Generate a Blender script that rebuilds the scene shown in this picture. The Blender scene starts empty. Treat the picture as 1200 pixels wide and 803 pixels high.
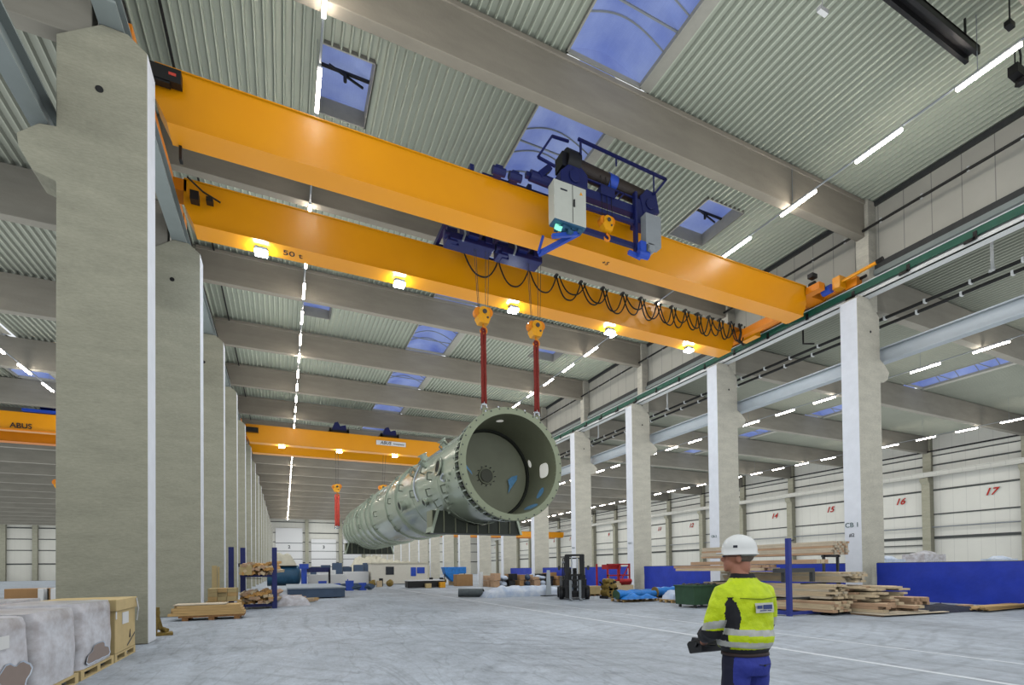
import bpy, bmesh, math, random
from mathutils import Vector, Matrix, noise
random.seed(7)
PI=math.pi
scene=bpy.context.scene
col=scene.collection
S=7.876                      # bay length along the hall
def lin(c):
    o=[]
    for v in c[:3]:
        v=v/255.0
        o.append(v/12.92 if v<=0.04045 else ((v+0.055)/1.055)**2.4)
    return (*o,1.0)
# ------------------------------------------------------------------ materials
MATS={}
def mat(name,c,rough=.6,metal=0.0,var=.0,scale=4.0,bump=0.0,bscale=30.0,c2=None,emit=None,es=0.0,stretch=(1,1,1),coat=0.0,alpha=1.0,spec=.5):
    m=bpy.data.materials.new(name); m.use_nodes=True; nt=m.node_tree; b=nt.nodes['Principled BSDF']
    b.inputs['Roughness'].default_value=rough; b.inputs['Metallic'].default_value=metal
    b.inputs['Specular IOR Level'].default_value=spec
    b.inputs['Coat Weight'].default_value=coat
    base=lin(c)
    b.inputs['Base Color'].default_value=base
    if var or c2:
        tc=nt.nodes.new('ShaderNodeTexCoord'); mp=nt.nodes.new('ShaderNodeMapping'); mp.inputs['Scale'].default_value=stretch
        nt.links.new(tc.outputs['Object'],mp.inputs['Vector'])
        n=nt.nodes.new('ShaderNodeTexNoise'); n.inputs['Scale'].default_value=scale; n.inputs['Detail'].default_value=6; n.inputs['Roughness'].default_value=.62
        nt.links.new(mp.outputs[0],n.inputs['Vector'])
        r=nt.nodes.new('ShaderNodeValToRGB'); r.color_ramp.elements[0].position=.32; r.color_ramp.elements[1].position=.68
        if c2: a,bb=lin(c2),base
        else:
            a=tuple(x*(1-var) for x in base[:3])+(1,); bb=tuple(min(1,x*(1+var)) for x in base[:3])+(1,)
        r.color_ramp.elements[0].color=a; r.color_ramp.elements[1].color=bb
        nt.links.new(n.outputs['Fac'],r.inputs['Fac']); nt.links.new(r.outputs['Color'],b.inputs['Base Color'])
    if bump:
        tc2=nt.nodes.new('ShaderNodeTexCoord'); n2=nt.nodes.new('ShaderNodeTexNoise'); n2.inputs['Scale'].default_value=bscale; n2.inputs['Detail'].default_value=4
        nt.links.new(tc2.outputs['Object'],n2.inputs['Vector'])
        bp=nt.nodes.new('ShaderNodeBump'); bp.inputs['Strength'].default_value=bump; bp.inputs['Distance'].default_value=.02
        nt.links.new(n2.outputs['Fac'],bp.inputs['Height']); nt.links.new(bp.outputs['Normal'],b.inputs['Normal'])
    if emit is not None:
        b.inputs['Emission Color'].default_value=lin(emit); b.inputs['Emission Strength'].default_value=es
    MATS[name]=m; return m
def seam_lines(m,axis,period,width,dark=.55,off=0.0):
    """thin darker joint lines at a real spacing along one axis"""
    nt=m.node_tree; b=nt.nodes['Principled BSDF']
    tc=nt.nodes.new('ShaderNodeTexCoord'); sx=nt.nodes.new('ShaderNodeSeparateXYZ'); nt.links.new(tc.outputs['Object'],sx.inputs[0])
    a=nt.nodes.new('ShaderNodeMath'); a.operation='ADD'; a.inputs[1].default_value=off+1000*period; nt.links.new(sx.outputs['XYZ'.index(axis)],a.inputs[0])
    d=nt.nodes.new('ShaderNodeMath'); d.operation='MODULO'; d.inputs[1].default_value=period; nt.links.new(a.outputs[0],d.inputs[0])
    l=nt.nodes.new('ShaderNodeMath'); l.operation='LESS_THAN'; l.inputs[1].default_value=width; nt.links.new(d.outputs[0],l.inputs[0])
    mx=nt.nodes.new('ShaderNodeMix'); mx.data_type='RGBA'; mx.blend_type='MULTIPLY'
    src=b.inputs['Base Color']
    if src.is_linked: nt.links.new(src.links[0].from_socket,mx.inputs[6])
    else: mx.inputs[6].default_value=src.default_value
    mx.inputs[7].default_value=(dark,dark,dark,1)
    nt.links.new(l.outputs[0],mx.inputs[0]); nt.links.new(mx.outputs[2],b.inputs['Base Color'])
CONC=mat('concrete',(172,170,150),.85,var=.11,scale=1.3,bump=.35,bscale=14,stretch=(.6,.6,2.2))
def add_speckle(m):
    nt=m.node_tree;b=nt.nodes['Principled BSDF'];tc=nt.nodes.new('ShaderNodeTexCoord')
    v=nt.nodes.new('ShaderNodeTexNoise');v.inputs['Scale'].default_value=9;v.inputs['Detail'].default_value=8;v.inputs['Roughness'].default_value=.75
    mp=nt.nodes.new('ShaderNodeMapping');mp.inputs['Scale'].default_value=(.8,.8,3.5);nt.links.new(tc.outputs['Object'],mp.inputs[0]);nt.links.new(mp.outputs[0],v.inputs['Vector'])
    r=nt.nodes.new('ShaderNodeMapRange');r.inputs[1].default_value=.3;r.inputs[2].default_value=.7;r.inputs[3].default_value=.82;r.inputs[4].default_value=1.14
    nt.links.new(v.outputs['Fac'],r.inputs[0])
    mx=nt.nodes.new('ShaderNodeMix');mx.data_type='RGBA';mx.blend_type='MULTIPLY';mx.inputs[0].default_value=1
    nt.links.new(b.inputs['Base Color'].links[0].from_socket,mx.inputs[6]);nt.links.new(r.outputs[0],mx.inputs[7]);nt.links.new(mx.outputs[2],b.inputs['Base Color'])
add_speckle(CONC)
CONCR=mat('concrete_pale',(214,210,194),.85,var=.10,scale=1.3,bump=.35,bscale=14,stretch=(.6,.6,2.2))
add_speckle(CONCR)
CONCW=mat('white_painted_concrete',(236,239,245),.75,var=.04,scale=2.0,bump=.15)
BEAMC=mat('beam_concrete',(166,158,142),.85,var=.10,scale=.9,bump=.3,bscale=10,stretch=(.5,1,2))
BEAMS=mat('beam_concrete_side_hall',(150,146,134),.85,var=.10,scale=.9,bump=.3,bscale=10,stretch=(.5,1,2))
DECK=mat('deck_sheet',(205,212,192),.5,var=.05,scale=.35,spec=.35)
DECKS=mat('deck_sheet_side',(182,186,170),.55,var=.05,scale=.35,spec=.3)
PANEL=mat('wall_panel',(200,198,186),.55,var=.04,scale=.6)
seam_lines(PANEL,'Y',1.03,.03,.55)
WALLP=mat('outer_wall_panel',(232,232,222),.6,var=.03,scale=.4)
seam_lines(WALLP,'Y',1.1,.03,.8)
WALLE=mat('end_wall_panel',(226,224,212),.6,var=.03,scale=.4)
seam_lines(WALLE,'X',1.1,.03,.85)
STEEL=mat('grey_steel',(156,166,164),.45,metal=.15,var=.05,scale=2)
STEELB=mat('pale_blue_steel',(208,218,224),.4,metal=.1,var=.04,scale=2)
STEELW=mat('white_steel',(225,228,226),.4,var=.03,scale=2)
DGREY=mat('dark_grey_steel',(70,72,72),.5,var=.1)
LGREY=mat('light_grey_box',(150,156,160),.45,var=.04)
BLACK=mat('black_paint',(22,22,24),.45,var=.1)
PIPE=mat('black_pipe',(34,33,32),.5,var=.15,scale=6)
GREEN=mat('green_rail',(30,92,74),.45,var=.1)
BANDD=mat('dark_band',(78,82,80),.6)
ORANGE=mat('crane_orange',(255,167,8),.3,var=.035,scale=.6,coat=.35)
ORANGE.node_tree.nodes['Principled BSDF'].inputs['Coat Roughness'].default_value=.28
ORANGED=mat('crane_orange_dark',(240,140,10),.4,var=.05,scale=1)
HOOKO=mat('hook_yellow',(245,170,20),.4,var=.06,scale=6)
NAVY=mat('hoist_blue',(24,32,92),.4,var=.12,scale=3)
BLUE=mat('bright_blue',(40,80,190),.4,var=.08,scale=3)
DRUM=mat('drum_brown',(52,42,36),.5,var=.25,scale=8,stretch=(12,1,1))
CAB=mat('cabinet_grey',(205,208,196),.45,var=.03)
VESS=mat('vessel_paint',(186,198,176),.2,metal=.22,var=.035,scale=1.0,coat=.35)
VESSI=mat('vessel_paint_shaded',(138,142,116),.42,var=.07,scale=1.2)  # same paint as the shell, darkened for the shade inside
VESSD=mat('vessel_dark_gap',(45,48,40),.7)  # dark colour stands in for shade in gaps and nozzle mouths
SADDLE=mat('saddle_dark',(62,68,56),.5,var=.12,scale=2)
RED=mat('sling_red',(132,40,30),.8,var=.25,scale=10,stretch=(4,4,1))
REDB=mat('sling_bright_red',(225,85,70),.8,var=.12,scale=8)
CHROME=mat('shackle_metal',(200,205,210),.25,metal=.8)
FENCE=mat('blue_tarpaulin',(40,66,190),.42,var=.12,scale=1.6,bump=.6,bscale=3.0)
TARPB=mat('light_blue_tarpaulin',(40,130,215),.4,var=.2,scale=4,bump=.6,bscale=8)
WOOD=mat('fresh_timber',(226,202,164),.75,var=.13,scale=3,stretch=(6,.6,10))
WOODR=mat('reddish_timber',(206,168,134),.75,var=.15,scale=3,stretch=(6,.6,10))
WOODX=mat('timber_along_x',(216,178,120),.75,var=.13,scale=3,stretch=(.6,6,10))
TANW=mat('tan_timber',(222,168,98),.75,var=.2,scale=6)
WOODE=mat('timber_end_grain',(150,108,66),.8,var=.3,scale=14)
PLY=mat('plywood',(216,200,174),.7,var=.08,scale=3)
CRATE=mat('crate_board',(208,184,132),.75,var=.07,scale=3)
CARD=mat('cardboard',(176,136,92),.8,var=.07,scale=3)
WRAP=mat('stretch_wrap',(226,226,232),.28,var=.09,scale=2.0,bump=.55,bscale=6,stretch=(1.5,1.5,2.4),c2=(176,168,168),coat=.3)
WRAPB=mat('brown_box_under_wrap',(150,132,122),.5,var=.06,scale=3)
SHEET=mat('white_plastic_sheet',(228,234,242),.4,bump=.9,bscale=2.5,c2=(178,196,222),scale=2.2)
WHITE=mat('plain_white',(236,236,234),.5,var=.02)
CABIN=mat('cabin_white',(228,222,206),.6,var=.03)
DBLUE=mat('slate_blue_steel',(72,92,118),.55,var=.12,scale=1.5)
TEAL=mat('teal_tank',(50,96,128),.45,var=.2,scale=2)
BINR=mat('bin_green',(58,92,66),.55,var=.12)
REDM=mat('machine_red',(190,36,40),.5,var=.15,scale=4)
YELM=mat('dirty_yellow',(150,125,60),.6,var=.35,scale=8)
NTARP=mat('dark_navy_tarp',(38,42,62),.6,var=.2,scale=3,bump=.8,bscale=6)
BEIGE=mat('beige_cover',(206,200,178),.6,var=.08,scale=2,bump=.6,bscale=4)
REDNUM=mat('number_red',(196,40,28),.6)
INK=mat('dark_ink',(30,36,50),.6)
INKG=mat('green_ink',(40,90,84),.6)
GLASSD=mat('dark_glass',(30,36,44),.15)
# lamps
LAMP=mat('lamp_tube',(255,255,255),.5,emit=(255,244,232),es=42)
FLOOD=mat('flood_glass',(255,255,255),.5,emit=(225,238,255),es=110)
SKIN=mat('skin',(188,128,104),.55,var=.05,scale=12)
HAIR=mat('grey_hair',(120,108,98),.8,var=.2,scale=40)
def pane_mat():
    m=bpy.data.materials.new('skylight_pane'); m.use_nodes=True; nt=m.node_tree; b=nt.nodes['Principled BSDF']
    b.inputs['Roughness'].default_value=.35; b.inputs['Base Color'].default_value=lin((90,110,170))
    tc=nt.nodes.new('ShaderNodeTexCoord'); n=nt.nodes.new('ShaderNodeTexNoise'); n.inputs['Scale'].default_value=.55; n.inputs['Detail'].default_value=5
    nt.links.new(tc.outputs['Object'],n.inputs['Vector'])
    r=nt.nodes.new('ShaderNodeValToRGB'); e=r.color_ramp.elements; e[0].position=.3; e[1].position=.72
    e[0].color=lin((90,104,164)); e[1].color=lin((158,172,206))
    nt.links.new(n.outputs['Fac'],r.inputs['Fac'])
    # fine multiwall grid
    br=nt.nodes.new('ShaderNodeTexBrick'); br.inputs['Scale'].default_value=6; br.inputs['Mortar Size'].default_value=.02; br.offset=0
    br.inputs['Color1'].default_value=(1,1,1,1);br.inputs['Color2'].default_value=(.93,.93,.93,1);br.inputs['Mortar'].default_value=(.8,.8,.82,1)
    nt.links.new(tc.outputs['Object'],br.inputs['Vector'])
    mx=nt.nodes.new('ShaderNodeMix');mx.data_type='RGBA';mx.blend_type='MULTIPLY';mx.inputs[0].default_value=1
    nt.links.new(r.outputs['Color'],mx.inputs[6]);nt.links.new(br.outputs['Color'],mx.inputs[7])
    nt.links.new(mx.outputs[2],b.inputs['Emission Color']); b.inputs['Emission Strength'].default_value=.62  # emission stands in for the dusk sky beyond the opaque pane
    return m
PANE=pane_mat()
def floor_mat():
    m=bpy.data.materials.new('concrete_floor'); m.use_nodes=True; nt=m.node_tree; b=nt.nodes['Principled BSDF']
    L=nt.links.new; N=nt.nodes.new
    tc=N('ShaderNodeTexCoord')
    def nz(sc,det,rough,dist=0,stretch=None,rot=0):
        mp=N('ShaderNodeMapping'); mp.inputs['Rotation'].default_value=(0,0,rot)
        if stretch: mp.inputs['Scale'].default_value=stretch
        L(tc.outputs['Object'],mp.inputs[0]); n=N('ShaderNodeTexNoise'); n.inputs['Scale'].default_value=sc; n.inputs['Detail'].default_value=det; n.inputs['Roughness'].default_value=rough; n.inputs['Distortion'].default_value=dist
        L(mp.outputs[0],n.inputs['Vector']); return n.outputs['Fac']
    def ramp(f,p0,c0,p1,c1):
        r=N('ShaderNodeValToRGB'); e=r.color_ramp.elements; e[0].position=p0;e[1].position=p1;e[0].color=(*[c0]*3,1);e[1].color=(*[c1]*3,1); L(f,r.inputs[0]); return r.outputs[0]
    def mul(a,bb,fac=1.0):
        mx=N('ShaderNodeMix');mx.data_type='RGBA';mx.blend_type='MULTIPLY';mx.inputs[0].default_value=fac; L(a,mx.inputs[6]);L(bb,mx.inputs[7]);return mx.outputs[2]
    rgb=N('ShaderNodeRGB'); rgb.outputs[0].default_value=lin((188,196,205))
    c=mul(rgb.outputs[0],ramp(nz(.2,6,.62,.6),.34,.78,.66,1.10))
    c=mul(c,ramp(nz(2.8,9,.8),.28,.74,.72,1.14))
    c=mul(c,ramp(nz(16,6,.75,0,(1,.5,1),.4),.3,.84,.7,1.1))
    # curved tyre marks: thin dark bands of a heavily distorted stretched noise
    t=nz(.5,3,.5,3.0,(1.4,.35,1),.3)
    c=mul(c,ramp(t,.42,1.0,.58,.9)); 
    t2=nz(.42,3,.55,2.6,(1.6,.3,1),-.5)
    r2=N('ShaderNodeValToRGB'); e=r2.color_ramp.elements; e[0].position=.48;e[0].color=(1,1,1,1); e[1].position=.5;e[1].color=(.8,.8,.8,1); k=r2.color_ramp.elements.new(.52);k.color=(1,1,1,1); L(t2,r2.inputs[0])
    c=mul(c,r2.outputs[0])
    t3=nz(.9,4,.55,2.2,(2.2,.5,1),.1)
    r3=N('ShaderNodeValToRGB'); e=r3.color_ramp.elements; e[0].position=.49;e[0].color=(1,1,1,1); e[1].position=.5;e[1].color=(.83,.83,.84,1); k=r3.color_ramp.elements.new(.51);k.color=(1,1,1,1); L(t3,r3.inputs[0])
    c=mul(c,r3.outputs[0])
    for (cx_,cy2,sc,dk,ph) in ((9.0,16.0,.55,.86,1.5),(-6.0,2.0,.42,.88,.0),(16.0,-3.0,.5,.9,3.0)):
        mp=N('ShaderNodeMapping'); mp.inputs['Location'].default_value=(-cx_,-cy2,0); mp.vector_type='POINT'; L(tc.outputs['Object'],mp.inputs[0])
        wv=N('ShaderNodeTexWave'); wv.wave_type='RINGS'; wv.rings_direction='Z'; wv.inputs['Scale'].default_value=sc; wv.inputs['Distortion'].default_value=2.2; wv.inputs['Detail'].default_value=3; wv.inputs['Detail Scale'].default_value=.6; wv.inputs['Phase Offset'].default_value=ph
        L(mp.outputs[0],wv.inputs['Vector'])
        ra=ramp(wv.outputs['Fac'],.02,dk,.16,1.0)
        msk=ramp(nz(.3,4,.6,0,None,ph),.46,0.0,.56,1.0)
        mx=N('ShaderNodeMix');mx.data_type='RGBA';mx.blend_type='MULTIPLY'; L(msk,mx.inputs[0]); L(c,mx.inputs[6]); L(ra,mx.inputs[7]); c=mx.outputs[2]
    L(c,b.inputs['Base Color'])
    rr=N('ShaderNodeMapRange'); rr.inputs[3].default_value=.42; rr.inputs[4].default_value=.7; L(nz(.8,5,.6),rr.inputs[0]); L(rr.outputs[0],b.inputs['Roughness'])
    bp=N('ShaderNodeBump'); bp.inputs['Strength'].default_value=.12; bp.inputs['Distance'].default_value=.01; L(nz(20,5,.7),bp.inputs['Height']); L(bp.outputs[0],b.inputs['Normal'])
    return m
FLOORM=floor_mat()
# ------------------------------------------------------------------ mesh builder
class MB:
    def __init__(s): s.v=[]; s.f=[]; s.m=[]; s.cur=0
    def add(s,vs,fs,mi=None):
        o=len(s.v); s.v+=[tuple(v) for v in vs]; s.f+=[tuple(i+o for i in f) for f in fs]; s.m+=[s.cur if mi is None else mi]*len(fs); return s
    def box(s,a,b,mi=None):
        x0,y0,z0=a; x1,y1,z1=b
        return s.add([(x0,y0,z0),(x1,y0,z0),(x1,y1,z0),(x0,y1,z0),(x0,y0,z1),(x1,y0,z1),(x1,y1,z1),(x0,y1,z1)],
              [(0,3,2,1),(4,5,6,7),(0,1,5,4),(1,2,6,5),(2,3,7,6),(3,0,4,7)],mi)
    def cbox(s,c,d,rot=0,mi=None,tilt=None):
        hx,hy,hz=[q/2 for q in d]; M=Matrix.Rotation(rot,3,'Z')
        if tilt: M=M@Matrix.Rotation(tilt[0],3,tilt[1])
        vs=[Vector(c)+M@Vector(p) for p in [(-hx,-hy,-hz),(hx,-hy,-hz),(hx,hy,-hz),(-hx,hy,-hz),(-hx,-hy,hz),(hx,-hy,hz),(hx,hy,hz),(-hx,hy,hz)]]
        return s.add(vs,[(0,3,2,1),(4,5,6,7),(0,1,5,4),(1,2,6,5),(2,3,7,6),(3,0,4,7)],mi)
    def prism(s,poly,y0,y1,plane='XZ',mi=None,side=None):
        n=len(poly)
        P={'XZ':lambda p,t:(p[0],t,p[1]),'YZ':lambda p,t:(t,p[0],p[1]),'XY':lambda p,t:(p[0],p[1],t)}[plane]
        vs=[P(p,y0) for p in poly]+[P(p,y1) for p in poly]
        fs=[tuple(range(n))[::-1],tuple(range(n,2*n))]; s.add(vs,fs,mi); o=len(s.v)-2*n
        for i in range(n):
            j=(i+1)%n; s.f.append((o+i,o+j,o+n+j,o+n+i)); s.m.append((side[i] if side else (s.cur if mi is None else mi)))
        return s
    def bar(s,p,q,w,h=None,mi=None,up=(0,0,1)):
        """rectangular bar between two points"""
        h=h or w; p=Vector(p);q=Vector(q);d=(q-p).normalized();u=Vector(up)
        if abs(d.dot(u))>.98:u=Vector((0,1,0))
        a=d.cross(u).normalized();b=a.cross(d)
        vs=[]
        for c in (p,q):
            for sx,sy in ((-1,-1),(1,-1),(1,1),(-1,1)): vs.append(c+a*w/2*sx+b*h/2*sy)
        return s.add(vs,[(0,1,2,3),(7,6,5,4),(0,4,5,1),(1,5,6,2),(2,6,7,3),(3,7,4,0)],mi)
    def tube(s,pts,r,n=8,mi=None,cap=True):
        pts=[Vector(p) for p in pts]; m=len(pts); rr=r if isinstance(r,(list,tuple)) else [r]*m
        rings=[];prev=None
        for i,p in enumerate(pts):
            d=(pts[min(i+1,m-1)]-pts[max(i-1,0)]).normalized()
            if prev is None:
                u=Vector((0,0,1)) if abs(d.z)<.95 else Vector((1,0,0)); a=d.cross(u).normalized()
            else: a=(prev-d*prev.dot(d)).normalized()
            prev=a;b=d.cross(a); rings.append([p+(a*math.cos(2*PI*k/n)+b*math.sin(2*PI*k/n))*rr[i] for k in range(n)])
        vs=[v for R in rings for v in R]; fs=[]
        for i in range(m-1):
            for k in range(n): fs.append((i*n+k,i*n+(k+1)%n,(i+1)*n+(k+1)%n,(i+1)*n+k))
        if cap: fs+= [tuple(range(n))[::-1],tuple((m-1)*n+k for k in range(n))]
        return s.add(vs,fs,mi)
    def cyl(s,p,q,r,n=16,mi=None,r2=None): return s.tube([p,q],[r,r if r2 is None else r2],n,mi)
    def lathe(s,prof,axis='Y',n=48,c=(0,0,0),mi=None,closed=False):
        """prof: (along, radius)"""
        vs=[];m=len(prof)
        for (t,r) in prof:
            for k in range(n):
                a=2*PI*k/n; x,y=r*math.cos(a),r*math.sin(a)
                vs.append({'Y':(c[0]+x,c[1]+t,c[2]+y),'Z':(c[0]+x,c[1]+y,c[2]+t),'X':(c[0]+t,c[1]+x,c[2]+y)}[axis])
        fs=[]
        for i in range(m if closed else m-1):
            j=(i+1)%m
            for k in range(n): fs.append((i*n+k,i*n+(k+1)%n,j*n+(k+1)%n,j*n+k))
        return s.add(vs,fs,mi)
    def ico(s,c,r,sc=(1,1,1),sub=2,mi=None,jit=0,seed=0):
        bm=bmesh.new(); bmesh.ops.create_icosphere(bm,subdivisions=sub,radius=1)
        vs=[]
        for v in bm.verts:
            k=1+(noise.noise(v.co*1.7+Vector((seed,seed*.7,0)))*jit if jit else 0)
            vs.append((c[0]+v.co.x*r*sc[0]*k,c[1]+v.co.y*r*sc[1]*k,c[2]+v.co.z*r*sc[2]*k))
        fs=[tuple(v.index for v in f.verts) for f in bm.faces]; bm.free(); return s.add(vs,fs,mi)
    def clusters(s):
        n=len(s.v); p=list(range(n))
        def fd(x):
            while p[x]!=x: p[x]=p[p[x]]; x=p[x]
            return x
        for f_ in s.f:
            r0=fd(f_[0])
            for i in f_[1:]: p[fd(i)]=r0
        comp={}
        for i in range(n): comp.setdefault(fd(i),[]).append(i)
        if len(comp)<2 or len(comp)>60: return None
        bb=[]
        for r_,ids in comp.items():
            vs=[s.v[i] for i in ids]; bb.append([[min(v[k] for v in vs)-.02 for k in range(3)],[max(v[k] for v in vs)+.02 for k in range(3)],{r_}])
        ch=True
        while ch:
            ch=False
            for i in range(len(bb)):
                for j in range(i+1,len(bb)):
                    A,B=bb[i],bb[j]
                    if all(A[0][k]<=B[1][k] and B[0][k]<=A[1][k] for k in range(3)):
                        bb[i]=[[min(A[0][k],B[0][k]) for k in range(3)],[max(A[1][k],B[1][k]) for k in range(3)],A[2]|B[2]]; bb.pop(j); ch=True; break
                if ch: break
        if not 2<=len(bb)<=12: return None
        out=[]
        for A in bb:
            m_=MB(); mp={}
            for f_,mi in zip(s.f,s.m):
                if fd(f_[0]) in A[2]:
                    g=[]
                    for i in f_:
                        if i not in mp: mp[i]=len(m_.v); m_.v.append(s.v[i])
                        g.append(mp[i])
                    m_.f.append(tuple(g)); m_.m.append(mi)
            out.append(m_)
        return out
    KEEP=('clip','gusset','bolt','joint','mark','print','saddle','belt','label','blocks','patch','joysticks','glands','flange','pane','rib','tie','marks','sticker','girder','white_button','opener','lug_row','hair','ridge','body')
    def build(s,name,mats,parent=None,loc=None,world=False,smooth=False,bevel=0,rotz=0):
        if parent is not None and not any(k in name for k in MB.KEEP):
            cl=s.clusters()
            if cl:
                for q in cl: o=q.build1(name,mats,parent,loc,world,smooth,bevel,rotz)
                return o
        return s.build1(name,mats,parent,loc,world,smooth,bevel,rotz)
    def build1(s,name,mats,parent=None,loc=None,world=False,smooth=False,bevel=0,rotz=0):
        me=bpy.data.meshes.new(name)
        vs=s.v
        if world:
            o=Vector(parent.location) if parent else Vector(loc or (0,0,0))
            if parent and parent.parent: o=o+Vector(parent.parent.location)
            vs=[(v[0]-o.x,v[1]-o.y,v[2]-o.z) for v in vs]
        me.from_pydata([tuple(v) for v in vs],[],s.f)
        if not isinstance(mats,(list,tuple)): mats=[mats]
        for m_ in mats: me.materials.append(m_)
        me.polygons.foreach_set('material_index',s.m)
        bm=bmesh.new(); bm.from_mesh(me); bmesh.ops.recalc_face_normals(bm,faces=bm.faces); bm.to_mesh(me); bm.free()
        if smooth: me.polygons.foreach_set('use_smooth',[True]*len(me.polygons))
        ob=bpy.data.objects.new(name,me); col.objects.link(ob)
        if parent: ob.parent=parent
        elif loc: ob.location=loc
        if rotz: ob.rotation_euler.z=rotz
        if smooth and smooth!='all':
            md=ob.modifiers.new('es','EDGE_SPLIT'); md.split_angle=math.radians(38)
        if bevel:
            md=ob.modifiers.new('bev','BEVEL'); md.width=bevel; md.segments=2; md.limit_method='ANGLE'
        return ob
def tag(o,label=None,cat=None,group=None,kind=None):
    if label:o['label']=label
    if cat:o['category']=cat
    if group:o['group']=group
    if kind:o['kind']=kind
    return o
def thing(name,label,cat,loc=(0,0,0),rotz=0,group=None):
    o=bpy.data.objects.new(name,None); o.empty_display_size=.2; col.objects.link(o); o.location=loc; o.rotation_euler=(0,0,rotz)
    return tag(o,label,cat,group)
def copy_tree(o,parent=None):
    c=o.copy(); col.objects.link(c)
    if parent: c.parent=parent
    for ch in list(o.children): copy_tree(ch,c)
    return c
def struct(mb,name,mats,**k): return tag(mb.build(name,mats,**k),kind='structure')
def letter(name,txt,size,loc,rot,m,parent=None,ext=.004,shear=0,bold=0,align='CENTER'):
    cu=bpy.data.curves.new(name,'FONT'); cu.body=txt; cu.size=size; cu.extrude=ext; cu.shear=shear; cu.offset=bold; cu.align_x=align; cu.align_y='CENTER'
    t=bpy.data.objects.new(name,cu); col.objects.link(t)
    dg=bpy.context.evaluated_depsgraph_get(); me=bpy.data.meshes.new_from_object(t.evaluated_get(dg)); bpy.data.objects.remove(t)
    me.materials.clear(); me.materials.append(m)
    o=bpy.data.objects.new(name,me); col.objects.link(o); o.location=loc; o.rotation_euler=rot
    if parent:o.parent=parent
    return o
# ------------------------------------------------------------------ camera
f,yaw,pitch,roll,cy=581.448,24.705,.823,-.673,658.412
a,b,c_=map(math.radians,(yaw,pitch,roll))
R=Vector((math.cos(a),-math.sin(a),0));F0=Vector((math.sin(a),math.cos(a),0));U0=Vector((0,0,1))
F=F0*math.cos(b)+U0*math.sin(b);U=-F0*math.sin(b)+U0*math.cos(b)
Rc=R*math.cos(c_)+U*math.sin(c_);Uc=U*math.cos(c_)-R*math.sin(c_)
cam=bpy.data.objects.new('camera',bpy.data.cameras.new('camera')); col.objects.link(cam)
cam.matrix_world=Matrix(((Rc.x,Uc.x,-F.x,0),(Rc.y,Uc.y,-F.y,0),(Rc.z,Uc.z,-F.z,1.6),(0,0,0,1)))
cam.data.sensor_width=36; cam.data.lens=f*36/1200; cam.data.shift_y=(cy-401.5)/1200; cam.data.clip_end=400; cam.data.clip_start=.05
scene.camera=cam
# ------------------------------------------------------------------ setting
YL,YR,YE=13.61,13.45,163.0
mb=MB(); mb.box((-86,-6,-.3),(64,YE,0)); struct(mb,'floor',FLOORM)
LINEM=mat('floor_paint',(214,218,222),.6,var=.06,scale=6)
mb=MB(); mb.box((8.62,-2,.0),(8.74,60,.004)); mb.box((10.55,-2,.0),(10.62,60,.004)); struct(mb,'trim_1',LINEM)
def deck(name,m,x0,x1,z,y0,y1,holes=()):
    """ribbed steel roof sheet: real folded profile, ribs along the hall; holes = (xa,xb,ya,yb)"""
    mb=MB(); P=.28; prof=[(0,.0),(.035,.0),(.07,.135),(.245,.135),(.28,.0)]
    x=x0
    while x<x1-1e-3:
        segs=[(y0,y1)]
        for (xa,xb,ya,yb) in holes:
            if x+P>xa+.02 and x<xb-.02:
                ns=[]
                for (s0,s1) in segs:
                    if yb<=s0 or ya>=s1: ns.append((s0,s1)); continue
                    if ya>s0: ns.append((s0,ya))
                    if yb<s1: ns.append((yb,s1))
                segs=ns
        for (s0,s1) in segs:
            vs=[(x+p[0],s0,z+p[1]) for p in prof]+[(x+p[0],s1,z+p[1]) for p in prof]
            mb.add(vs,[(i,i+1,i+6,i+5) for i in range(4)])
        x+=P
    return struct(mb,name,m)
ZD,ZS=18.36,15.2
SKX=(8.46,11.82)
vents=[(1.18,2.86,YR+3.05+k*S,YR+5.7+k*S) for k in (0,2,4,6,8)]+[(17.7,19.94,YR+3.05+k*S,YR+5.7+k*S) for k in (0,2,4,6,8)]
o=deck('ceiling_1',DECK,-4.7,24.9,ZD,1.0,YE,[(SKX[0],SKX[1],1.0,YE-2)]+vents)
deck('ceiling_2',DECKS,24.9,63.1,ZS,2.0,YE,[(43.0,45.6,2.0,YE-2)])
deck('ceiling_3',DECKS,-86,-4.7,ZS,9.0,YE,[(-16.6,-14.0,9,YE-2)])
# roof outer skins close the decks from above (keep daylight out)
mb=MB(); 
for (x0,x1,z) in ((-4.7,SKX[0],ZD),(SKX[1],24.9,ZD)):
    y=1.0
    hs=[v for v in vents if x0<v[0]<x1]
    hs=sorted(set((v[2],v[3]) for v in hs)); vx=[v for v in vents if x0<v[0]<x1][0]
    for (ya,yb) in hs:
        mb.box((x0,y,z+.15),(x1,ya,z+.3)); mb.box((x0,ya,z+.15),(vx[0],yb,z+.3)); mb.box((vx[1],ya,z+.15),(x1,yb,z+.3)); y=yb
    mb.box((x0,y,z+.15),(x1,YE,z+.3))
mb.box((24.9,2,ZS+.15),(43,YE,ZS+.3)); mb.box((45.6,2,ZS+.15),(63.1,YE,ZS+.3))
mb.box((-86,9,ZS+.15),(-16.6,YE,ZS+.3)); mb.box((-14,9,ZS+.15),(-4.7,YE,ZS+.3))
struct(mb,'ceiling_4',DECKS)
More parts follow.
